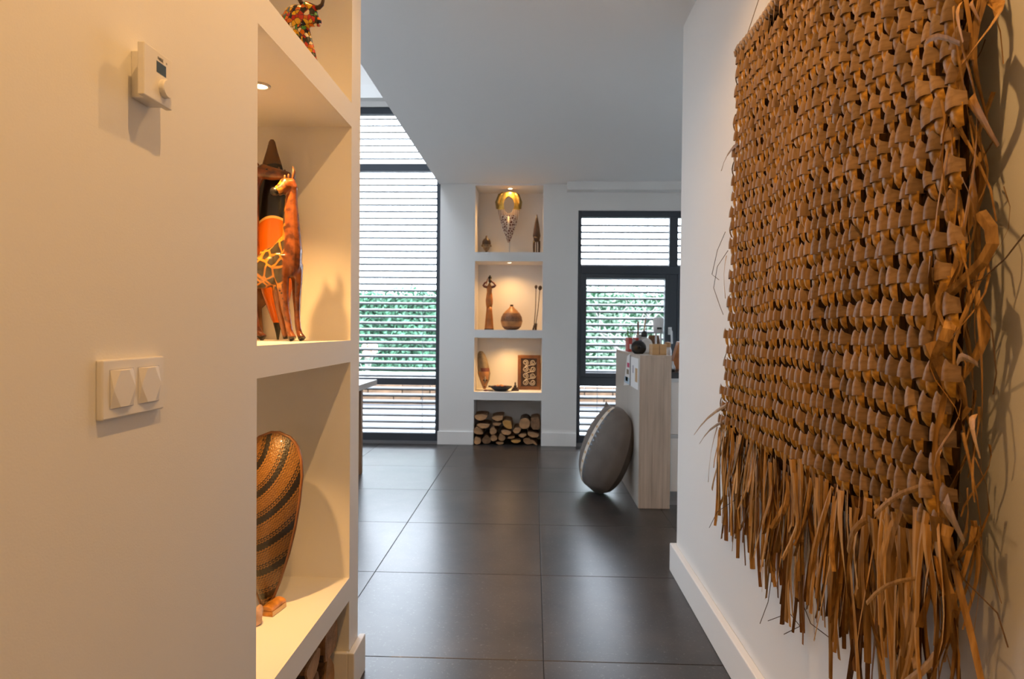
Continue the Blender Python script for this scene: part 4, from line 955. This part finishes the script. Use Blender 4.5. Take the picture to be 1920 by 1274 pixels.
for (xa, ya), (xb, yb), dy, r, hl, lab in PD:
    A = fz(xa, ya, Yo+dy); B = fz(xb, yb, Yo+dy+.05); t = thing('dried_poppy', (A.x, A.y, S2), lab, 'dried plant', 'dried seed pod stems'); A0 = Vector((A.x, A.y, S2)); d = B-A0
    b = MB(); b.tube([(0, 0, 0), d*.5+Vector((.006, 0, 0)), d], [.005, .0042, .004], 7); build(b, 'stem', 'dark_wood', t, smooth=True)
    b = MB(); n_ = d.normalized(); b.tube([d, d+n_*hl*.35, d+n_*hl*.75, d+n_*hl], [.006, r, r*.95, .006], 10); build(b, 'pod', 'dark_wood', t, smooth=True)
s0 = fz(1001, 617, Yo); t = thing('carved_stump', (s0.x+.015, Yo-.03, S2), 'short dark carved wood stub at the foot of the seed pods', 'carving')
b = MB(); b.tube([(-.022, 0, 0), (-.012, 0, .05)], [.011, .008], 8); build(b, 'prong', 'dark_wood', t, smooth=True)
b = MB(); b.tube([(.004, 0, 0), (.006, 0, .07)], [.011, .014], 8); build(b, 'prong', 'dark_wood', t, smooth=True)
# --- lower: leaning mask, bowl, framed carving, pyramid, shells
Yq = YF+.22; q0 = fz(907, 728, Yq); lm = thing('leaning_mask', (q0.x, Yq, S3), 'long narrow brown mask with red brow leaning in the lower far niche', 'mask')
def lz(y): return fz(907, y, Yq).z-S3
tab = [(659, 898, 903), (664, 895, 908), (675, 894.5, 913), (690, 895, 917), (700, 896, 919.5), (712, 900, 918), (722, 904, 914), (728.4, 907, 912)]
def lmx(x): return fz(x, 700, Yq).x-q0.x
def lmf(u, v, bk=0.0):
    f = v*(len(tab)-1); i = min(len(tab)-2, int(f)); f -= i; y, l, r = (lerp(tab[i][j], tab[i+1][j], f) for j in range(3)); q = u*2-1
    return Vector((lmx(lerp(l, r, u)), -.042*(1-q*q)+.06*(1-v)*1.6-.06+bk, max(lz(y), .001)))
def lmm(u, v): return 2 if .42 < v < .52 and u > .3 else (1 if v > .52 and .15 < u < .95 else 0)
b = MB(); b.grid(lambda u, v: lmf(1-u, v), 10, 21, 0, lambda u, v: lmm(1-u, v)); b.grid(lambda u, v: lmf(u, v, .012), 10, 21); build(b, 'shell', ['greywood', 'gourd', 'redbrown'], lm, smooth=True)
for x, y in ((905, 708), (913, 708)):
    b = MB(); u_ = .45 if x < 909 else .75; p = lmf(u_, .72); ell(b, (p.x, p.y-.002, p.z), .008, .006, .010, 8); build(b, 'eye', 'dark_wood', lm, smooth=True)
b = MB(); p = lmf(.62, .64); p2 = lmf(.62, .80); b.tube([p, (p+p2)/2+Vector((0, -.018, 0)), p2], [.006, .010, .005], 7); build(b, 'nose', 'greywood', lm, smooth=True)
b = MB(); p = lmf(.6, .90); ell(b, (p.x, p.y, p.z), .012, .007, .006, 8); build(b, 'mouth', 'redbrown', lm, smooth=True)

Yb = YF+.12; b0 = fz(939, 733, Yb); bw = thing('shallow_bowl', (b0.x, Yb, S3), 'shallow black boat shaped bowl in the lower far niche', 'bowl')
b = MB(); b.lathe([(.050, 0), (.075, .012), (.112, .040), (.118, .052), (.112, .052), (.070, .020), (.01, .014)], seg=26, sy=.8); build(b, 'shell', 'black', bw, smooth=True)
b = MB(); b.box(-.128, -.104, -.02, .02, .040, .056); build(b, 'handle', 'black', bw, bevel=.004)
rgb_ = random.Random(4)
for i, lab in enumerate(('red seed pod at the left in the black bowl', 'orange seed pod left of centre in the black bowl', 'reddish seed pod at the centre of the black bowl', 'orange seed pod right of centre in the black bowl', 'reddish seed pod at the right in the black bowl', 'orange seed pod at the back of the black bowl')):
    b = MB(); ell(b, (0, 0, 0), .019, .017, .014, 10); x_ = -.055+.024*i if i < 5 else .0
    o = build(b, 'seed_pod', ('redbrown', 'orange_wood')[i % 2], None, (b0.x+x_, Yb+(-.012 if i < 5 else .03), S3+.048+.004*(i % 2)), smooth=True); tag(o, lab, 'seed pod', 'seed pods in the black bowl')
s_ = fz(915, 733, Yb)
for dx, dy, m_, lab in ((-.02, 0, 'redbrown', 'flat reddish pod left of the black bowl'), (.022, .01, 'tan_wood', 'pale shell between the reddish pod and the black bowl')):
    b = MB(); ell(b, (0, 0, .008), .026, .018, .009, 12); b.tube([(-.02, 0, .008), (.03, .004, .012)], [.003, .005], 6); tag(build(b, 'dried_shell', m_, None, (s_.x+dx, Yb-.02+dy, S3), smooth=True), lab, 'shell')
y0_ = fz(966, 730, YF+.17); t = thing('stepped_pyramid', (y0_.x, YF+.17, S3), 'tiny dark stepped pyramid ornament beside the framed carving', 'ornament')
for i, (hw_, z0, z1) in enumerate(((.038, 0, .018), (.026, .018, .036), (.015, .036, .056))):
    b = MB(); b.box(-hw_, hw_, -hw_, hw_, z0, z1); build(b, 'step', 'dark_wood', t, bevel=.003)
b = MB(); b.lathe([(.008, .056), (.007, .07), (.009, .078), (.002, .092)], seg=10); build(b, 'finial', 'dark_wood', t, smooth=True)
Yc = YF+.30; c0_ = fz(971, 666, Yc); c1_ = fz(1013, 729, Yc); fw, fh = c1_.x-c0_.x, c0_.z-S3
fc = thing('framed_carving', ((c0_.x+c1_.x)/2, Yc, S3), 'framed dark panel with pale scroll relief in the lower far niche', 'framed carving')
rw = .036
for nm, a in (('frame_rail', (-fw/2, fw/2, 0, rw)), ('frame_rail', (-fw/2, fw/2, fh-rw, fh)), ('frame_stile', (-fw/2, -fw/2+rw, rw, fh-rw)), ('frame_stile', (fw/2-rw, fw/2, rw, fh-rw))):
    b = MB(); b.box(a[0], a[1], -.012, .014, a[2], a[3]); build(b, nm, 'brown_wood', fc, bevel=.003)
b = MB(); b.box(-fw/2+rw, fw/2-rw, 0, .008, rw, fh-rw); build(b, 'panel', 'dark_wood', fc)
def spiral(cx, cz, r, st, dirn, turns=1.7):
    pts = []
    for i in range(23):
        t = i/22; a = st+dirn*2*PI*turns*t; rr = r*(1-.78*t); pts.append(Vector((cx+rr*math.cos(a), -.004, cz+rr*math.sin(a))))
    bb = MB(); bb.tube(pts, .0034, 5); build(bb, 'scroll', 'bonewhite', fc, smooth=True)
iw, ih = fw-2*rw-.014, fh-2*rw-.014
for i in range(2):
    for j in range(4):
        spiral((i-.5)*iw*.5, rw+.007+ih*(j+.5)/4, min(iw/4, ih/8)*.92, PI/2+j*PI+i*PI*.5, 1 if (i+j) % 2 else -1)
for j in range(3):
    bb = MB(); z_ = rw+.007+ih*(j+1)/4; bb.tube([Vector((-iw*.30, -.004, z_-.012)), Vector((0, -.004, z_+.004)), Vector((iw*.30, -.004, z_+.012))], .0036, 5); build(bb, 'scroll_link', 'bonewhite', fc)

# ================================================================== divider, kitchen unit and what stands on it
PX0, PX1, PY0, PY1, PZ = .697, .903, 4.28, 5.52, 1.012
dv = thing('wooden_divider', ((PX0+PX1)/2, PY0, 0), 'tall narrow grey oak end unit at the kitchen corner', 'divider')
ox = (PX0+PX1)/2
b = MB(); b.box(PX0-ox+.012, PX1-ox-.002, .02, PY1-PY0, 0, PZ-.02); build(b, 'carcass', 'lam', dv)
for i in range(3):
    x0 = PX0-ox+(PX1-PX0)*(0, .42, .76)[i]; x1 = PX0-ox+(PX1-PX0)*(.42, .76, 1)[i]; b = MB(); b.box(x0, x1-.0006, 0, .02, .002, PZ-.02); build(b, 'front_board', 'oak', dv, bevel=.0008, seg=1)
b = MB(); b.box(PX0-ox, PX0-ox+.012, .02, PY1-PY0, .002, PZ-.02); build(b, 'side_panel', 'lam', dv)
b = MB(); b.box(PX0-ox, PX1-ox, 0, PY1-PY0, PZ-.02, PZ); build(b, 'top_board', 'oak', dv, bevel=.001, seg=1)
def sheet(name, pts, marks, label, X_):
    P_ = [at(x, y, X=X_) for x, y in pts]; c = sum(P_, Vector())/len(P_); b = MB(); n = len(P_)
    for dx in (-.0006, .0006): b.v += [(dx, p.y-c.y, p.z-c.z) for p in P_]
    b.face(range(n)); b.face([n+i for i in reversed(range(n))])
    for i in range(n): b.face(((i+1) % n, i, n+i, n+(i+1) % n))
    o = tag(build(b, name, 'paper', None, c), label, 'paper')
    for mx0, my0, mx1, my1, m_ in marks:
        A, B = at(mx0, my0, X=X_-.001)-c, at(mx1, my1, X=X_-.001)-c; b = MB(); b.box(-.0014, -.0008, min(A.y, B.y), max(A.y, B.y), min(A.z, B.z), max(A.z, B.z)); build(b, 'print', m_, o)
    return o
sheet('drawing_sheet', [(1176, 668), (1181, 664), (1180.5, 722), (1169.5, 723)], [(1176, 680, 1180, 690, 'pink'), (1175, 692, 1179, 703, 'greywood'), (1171, 705, 1180, 722, 'paleblue'), (1173, 706, 1177, 716, 'teal')], 'narrow paper sheet with pink and green prints on the divider', PX0-.0008)
sheet('drawing_sheet', [(1183, 669), (1197, 673), (1196, 732), (1182.5, 724)], [(1186, 685, 1188, 700, 'greyink'), (1191, 690, 1195, 718, 'ochre')], 'wider white paper sheet with faint drawing on the divider', PX0-.0008)
b = MB(); A = at(1180.8, 666, X=PX0-.001); Bq = at(1182.5, 724, X=PX0-.001); b.box(-.0008, .0, 0, abs(Bq.y-A.y)+.006, Bq.z-A.z, 0); tag(build(b, 'magnet_strip', 'anthracite', None, (PX0-.0002, min(A.y, Bq.y), A.z)), 'thin dark strip between the two paper sheets', 'strip')

def on_top(x, y, Y): p = at(x, y, Y=Y); return Vector((p.x, Y, PZ))
def kz(y, Y): return at(1220, y, Y=Y).z-PZ
# basil
Yi = 5.30; p = on_top(1181, 660, Yi); bp_ = thing('potted_basil', p, 'green potted basil behind the cookbooks', 'plant')
b = MB(); b.lathe([(.03, 0), (.04, .05), (.038, .05), (.01, .045)], seg=14); build(b, 'pot', 'wht', bp_, smooth=True)
rg = random.Random(8)
for i in range(26):
    a = rg.uniform(0, 2*PI); r = rg.uniform(.0, .05); z_ = rg.uniform(.06, .20); c = Vector((r*math.cos(a), r*math.sin(a), z_)); l = rg.uniform(.03, .05)
    d = Vector((math.cos(a), math.sin(a), rg.uniform(-.2, .8))).normalized(); sd = d.cross(Vector((0, 0, 1))).normalized(); b = MB()
    b.v = [tuple(c-d*l*.5), tuple(c+sd*l*.3), tuple(c+d*l*.6), tuple(c-sd*l*.3), tuple(c+Vector((0, 0, l*.1)))]
    for f in ((0, 1, 4), (1, 2, 4), (2, 3, 4), (3, 0, 4)): b.face(f)
    build(b, 'leaf', 'basil', bp_)
for i in range(5):
    b = MB(); a = i*1.3; b.tube([(0, 0, .04), (.02*math.cos(a), .02*math.sin(a), .12), (.03*math.cos(a), .03*math.sin(a), .19)], .003, 5); build(b, 'stem', 'basil', bp_)
# cookbooks
for x, y, w, m_, Y_, ht, lab in ((1182, 662, .026, 'booksp_red', 4.95, 634, 'red spined cookbook standing on the divider'), (1189, 663, .022, 'booksp_grey', 4.93, 637, 'grey cookbook right of the red one'), (1195, 664, .016, 'booksp_red', 4.91, 634, 'thin red cookbook right of the grey one'), (1202, 665, .020, 'booksp_blue', 4.97, 639, 'dark blue cookbook behind the grey pan')):
    p = on_top(x, y, Y_); h_ = kz(ht, Y_); t = thing('cookbook', p, lab, 'book', 'cookbooks on the divider')
    b = MB(); b.box(-w/2, w/2, 0, .003, 0, h_); build(b, 'spine', m_, t)
    for s_ in (-1, 1):
        b = MB(); b.box(s_*w/2-.0015, s_*w/2+.0015, .003, .16, 0, h_); build(b, 'cover', m_, t)
    b = MB(); b.box(-w/2+.0015, w/2-.0015, .0031, .155, .003, h_-.004); build(b, 'pages', 'paper', t)
    b = MB(); b.box(-w*.28, w*.28, -.0006, -.0001, h_*.2, h_*.55); build(b, 'spine_label', 'paper', t)
# utensil jar with wooden tools
Yj = 5.24; p = on_top(1203, 662, Yj); t = thing('utensil_jar', p, 'grey steel jar behind the cookbooks holding wooden spoons', 'jar')
b = MB(); b.lathe([(.042, 0), (.045, .004), (.045, .13), (.042, .13), (.041, .01), (.002, .008)], seg=20); build(b, 'shell', 'steel', t, smooth=True)
for xa, ya, xb, yb, r0, r1, m_, nm, lab in ((1196, 640, 1196.5, 602, .008, .016, 'brown_wood', 'wooden_spoon', 'dark wooden spoon leaning left in the steel jar'), (1203, 640, 1211, 596, .008, .011, 'tan_wood', 'wooden_spatula', 'light wooden spatula leaning right in the steel jar'), (1210, 640, 1212.5, 611, .003, .004, 'black', 'black_whisk', 'thin black utensil standing upright in the steel jar')):
    A = p+Vector((at(xa, ya, Y=Yj).x-p.x, 0, .02)); A.x = max(p.x-.03, min(p.x+.03, A.x)); B = at(xb, yb, Y=Yj); t2 = thing(nm, A, lab, 'utensil'); d = B-A
    b = MB(); b.tube([(0, 0, 0), d*.62], r0, 8); build(b, 'handle', m_, t2, smooth=True)
    b = MB(); b.tube([d*.60, d*.72, d*.9, d], [r0, r1, r1, r1*.5], 10, flat=.5); build(b, 'blade', m_, t2, smooth=True)
p = on_top(1208, 640, 4.86); t = thing('pepper_mill', p, 'black pepper mill between the books and the white plate', 'mill')
hm = kz(621, 4.86); b = MB(); b.lathe([(.026, 0), (.024, .02), (.017, hm*.5), (.022, hm*.72)], seg=16); build(b, 'body', 'steel', t, smooth=True)
b = MB(); b.lathe([(.022, hm*.72), (.024, hm*.8), (.022, hm*.95), (.008, hm)], seg=16); build(b, 'cap', 'black', t, smooth=True)
# black pan lid standing up, round white plate
p = on_top(1198, 667, 4.52); t = thing('pan_lid', p, 'black round pan lid resting on the divider edge', 'lid'); r = .052
b = MB(); b.lathe([(r, 0), (r, .006), (r*.6, .014), (.004, .018)], seg=26); o = build(b, 'dome', 'black', t, (0, .02, r-.01), smooth=True); o.rotation_euler = (PI/2-.25, 0, 0)
b = MB(); b.lathe([(.006, 0), (.006, .012), (.012, .016), (.010, .022), (.001, .024)], seg=12); o = build(b, 'knob', 'black', t, (0, .006, r-.008), smooth=True); o.rotation_euler = (PI/2-.25, 0, 0)
t.location.z = PZ-.0
p = on_top(1212, 667, 4.66); t = thing('white_plate', p, 'oval white plate standing upright beside the pepper mill', 'plate'); r = .054
b = MB(); b.lathe([(.03, 0), (r*.7, .003), (r, .010), (r*.98, .013), (r*.68, .007), (.002, .006)], seg=28); o = build(b, 'dish', 'wht', t, (0, .0, .054), smooth=True); o.rotation_euler = (PI/2-.12, 0, 0); o.scale = (.78, 1, 1)
b = MB(); b.box(-.03, .03, -.016, .02, 0, .006); build(b, 'foot', 'wht', t, bevel=.001)
# white grinder on stand
Yk = 5.06; p = on_top(1234, 665, Yk); p.z = .899; t = thing('coffee_grinder', p, 'tall white coffee grinder with dark slot on steel legs', 'grinder')
dz = PZ-.899; z0, z1, z2 = kz(625, Yk)+dz, kz(612, Yk)+dz, kz(596, Yk)+dz
b = MB(); b.lathe([(.028, z0), (.038, z0+.014), (.040, z1), (.042, z2-.01), (.038, z2), (.004, z2+.003)], seg=22); build(b, 'hopper', 'wht', t, smooth=True)
b = MB(); b.box(-.018, .018, -.043, -.034, kz(618, Yk)+dz, kz(614, Yk)+dz); build(b, 'slot', 'black', t)
for s_ in (-1, 1):
    b = MB(); b.tube([(s_*.024, -.005, 0), (s_*.018, 0, z0+.006)], .007, 8); build(b, 'leg', 'wht', t, smooth=True)
b = MB(); b.lathe([(.042, 0), (.042, .012), (.036, .016)], seg=22); build(b, 'base', 'wht', t)
# bamboo boxes
def crate(x0, x1, y0, y1, Y_, dpt, m_, lab, seam=True):
    a, c = at(x0, y1, Y=Y_), at(x1, y0, Y=Y_); w = c.x-a.x; h_ = c.z-PZ; t = thing('bamboo_box', ((a.x+c.x)/2, Y_, PZ), lab, 'box', 'boxes on the divider')
    for nm, q in (('front', (-w/2, w/2, 0, .008, 0, h_)), ('back', (-w/2, w/2, dpt-.008, dpt, 0, h_)), ('side', (-w/2, -w/2+.008, .008, dpt-.008, 0, h_)), ('side', (w/2-.008, w/2, .008, dpt-.008, 0, h_)), ('bottom', (-w/2+.008, w/2-.008, .008, dpt-.008, 0, .006))):
        b = MB(); b.box(*q); build(b, nm, m_, t, bevel=.002)
    if seam:
        b = MB(); b.box(-.0012, .0012, -.0005, .0005, .004, h_-.004); build(b, 'seam', 'dark_wood', t)
    return t
crate(1223, 1250, 646, 667, 4.34, .12, 'bamboo', 'small bamboo box at the front of the divider top')
p = on_top(1226, 640, 5.3); p.z = .899; t = thing('wooden_bowl', p, 'brown wooden bowl stack behind the coffee grinder', 'bowl'); b = MB(); hb = kz(629, 5.3)+PZ-.899
b.lathe([(.03, 0), (.05, hb*.35), (.055, hb*.7), (.045, hb), (.038, hb), (.01, hb*.8)], seg=18); build(b, 'bowl', 'brown_wood', t, smooth=True)
p = on_top(1252, 660, 4.75); p.z = .899; t = thing('glass_jar', p, 'pale glass jar right of the bamboo box', 'jar'); hj = kz(642, 4.75)+PZ-.899
b = MB(); b.lathe([(.024, 0), (.027, .01), (.027, hj*.7), (.020, hj*.82)], seg=16); build(b, 'jar_body', 'wht', t, smooth=True)
b = MB(); b.lathe([(.022, hj*.82), (.022, hj), (.004, hj+.004)], seg=16); build(b, 'lid', 'tan_wood', t)

# kitchen base unit right of the divider
KX0, KX1, KY = PX1+.004, 2.3, 4.33
kc = thing('kitchen_base_unit', ((KX0+KX1)/2, KY, 0), 'white kitchen drawer unit right of the wooden divider', 'cabinet'); kx = (KX0+KX1)/2; hw_ = (KX1-KX0)/2
b = MB(); b.box(-hw_, hw_, .02, 1.0, .10, .858); build(b, 'carcass', 'white_front', kc)
b = MB(); b.box(-hw_, hw_, .06, .98, 0.0, .10); build(b, 'plinth', 'alu', kc)
for z0, z1 in ((.105, .459), (.487, .832)):
    for i in range(2):
        b = MB(); b.box(-hw_+hw_*i+.002, -hw_+hw_*(i+1)-.002, 0, .02, z0, z1); d = build(b, 'drawer_front', 'white_front', kc, bevel=.0015)
        b = MB(); b.box(-hw_+hw_*i+.002, -hw_+hw_*(i+1)-.002, .004, .02, z1, z1+.026); build(b, 'grip_rail', 'alu', d)
b = MB(); b.box(KX0, KX1, KY-.012, KY+1.03, .859, .899); tag(build(b, 'worktop', 'blacktop', None, bevel=.002), 'black kitchen worktop on the white drawer unit', 'worktop')
ko = at(1268, 690, Y=4.5); t = thing('knife_block', (ko.x+.01, 4.5, .899), 'slanted orange wooden knife block on the black worktop', 'knife block')
hk = at(1268, 641, Y=4.5).z-.899
b = MB(); b.prism([(-.05, .0), (.06, 0), (.045, hk), (.008, hk)], 0, .09); build(b, 'block', 'orange_wood', t, bevel=.004)
b = MB(); b.box(-.055, .065, -.006, .096, 0.0, .012); build(b, 'foot', 'brown_wood', t)
p_ = at(1262, 690, Y=4.44); b = MB(); b.lathe([(.02, 0), (.022, .03), (.015, .045), (.010, .06), (.011, .07), (.002, .072)], seg=14); tag(build(b, 'spice_bottle', 'steel', None, (KX0+.024, 4.40, .899), smooth=True), 'small grey spice bottle at the worktop corner', 'bottle')

# ================================================================== floor cushion leaning on the divider
cu = thing('floor_cushion', (.50, 4.73, 0), 'dark taupe floor cushion with white woven stripe leaning on the divider', 'cushion')
nrm = Vector((-.87, -.38, .27)).normalized(); vv = Vector((.40, -.916, 0)).normalized(); uu = nrm.cross(vv); uu = uu if uu.z > 0 else -uu
S_ = .295; D_ = .122; FI = .20
uu, vv = uu*math.cos(FI)+vv*math.sin(FI), vv*math.cos(FI)-uu*math.sin(FI)
def cush(u, v, sgn, sc=1.0):
    a, c = (u*2-1), (v*2-1)
    sp = .22*max(0, c)**8*max(0, -a)**8; a2 = a*math.sqrt(1-.46*c*c)*(1+sp); c2 = c*math.sqrt(1-.40*a*a)*(1+sp)
    d = D_*max(0, (1-a*a)*(1-c*c))**.42*(1-.15*c)
    return vv*(a2*.27)+uu*(c2*.32)+nrm*(sgn*d*sc)
cc_ = at(1137, 842, Y=4.72); lo = min((cush(i/20, j/20, s_)).z for i in range(21) for j in range(21) for s_ in (-1, 1))
CT = Vector((cc_.x-.50, -.01, -lo+.002))
b = MB(); b.grid(lambda u, v: cush(u, v, 1)+CT, 26, 22); b.grid(lambda u, v: cush(1-u, v, -1)+CT, 26, 22); build(b, 'cover', 'taupe', cu, smooth=True)
def band_mesh(a0, a1, off): 
    bb = MB(); bb.grid(lambda u, v: cush((lerp(a0, a1, u)+1)/2, .02+.96*v, 1)+CT+nrm*off, 2, 24); return bb
build(band_mesh(-.30, -.13, .0022), 'stripe', 'bonewhite', cu, smooth=True)
for i in range(17):
    v0 = .05+.054*i; bb = MB(); P = [cush((x+1)/2, y, 1)+CT+nrm*.003 for x, y in ((-.125, v0), (-.125, v0+.05), (.06, v0+.025))]; bb.v = [tuple(q) for q in P]; bb.face((0, 1, 2)); bb.face((2, 1, 0)); bb.f.pop(); bb.m.pop(); build(bb, 'triangle_print', 'anthracite', cu)
    if i % 2 == 0:
        bb = MB(); P = [cush((x+1)/2, y, 1)+CT+nrm*.0036 for x, y in ((-.29, v0+.01), (-.215, v0+.030), (-.14, v0+.01), (-.215, v0-.010))]; bb.v = [tuple(q) for q in P]; bb.face((0, 1, 2, 3)); build(bb, 'diamond_print', 'ochre', cu)

# ================================================================== dining table edge on the left
tz = at(707, 712, Z=.75)
tb_ = thing('dining_table', (tz.x-.5, tz.y-.9, 0), 'pale topped table with wooden panel leg behind the left wall', 'table')
b = MB(); b.box(-.5, .5, -1.0, .9, .705, .75); build(b, 'top', 'tabletop', tb_, bevel=.003)
for y_ in (.75, -.85):
    b = MB(); b.box(-.42, .415, y_-.03, y_+.03, 0.0, .705); build(b, 'leg_panel', 'tablewood', tb_, bevel=.002)
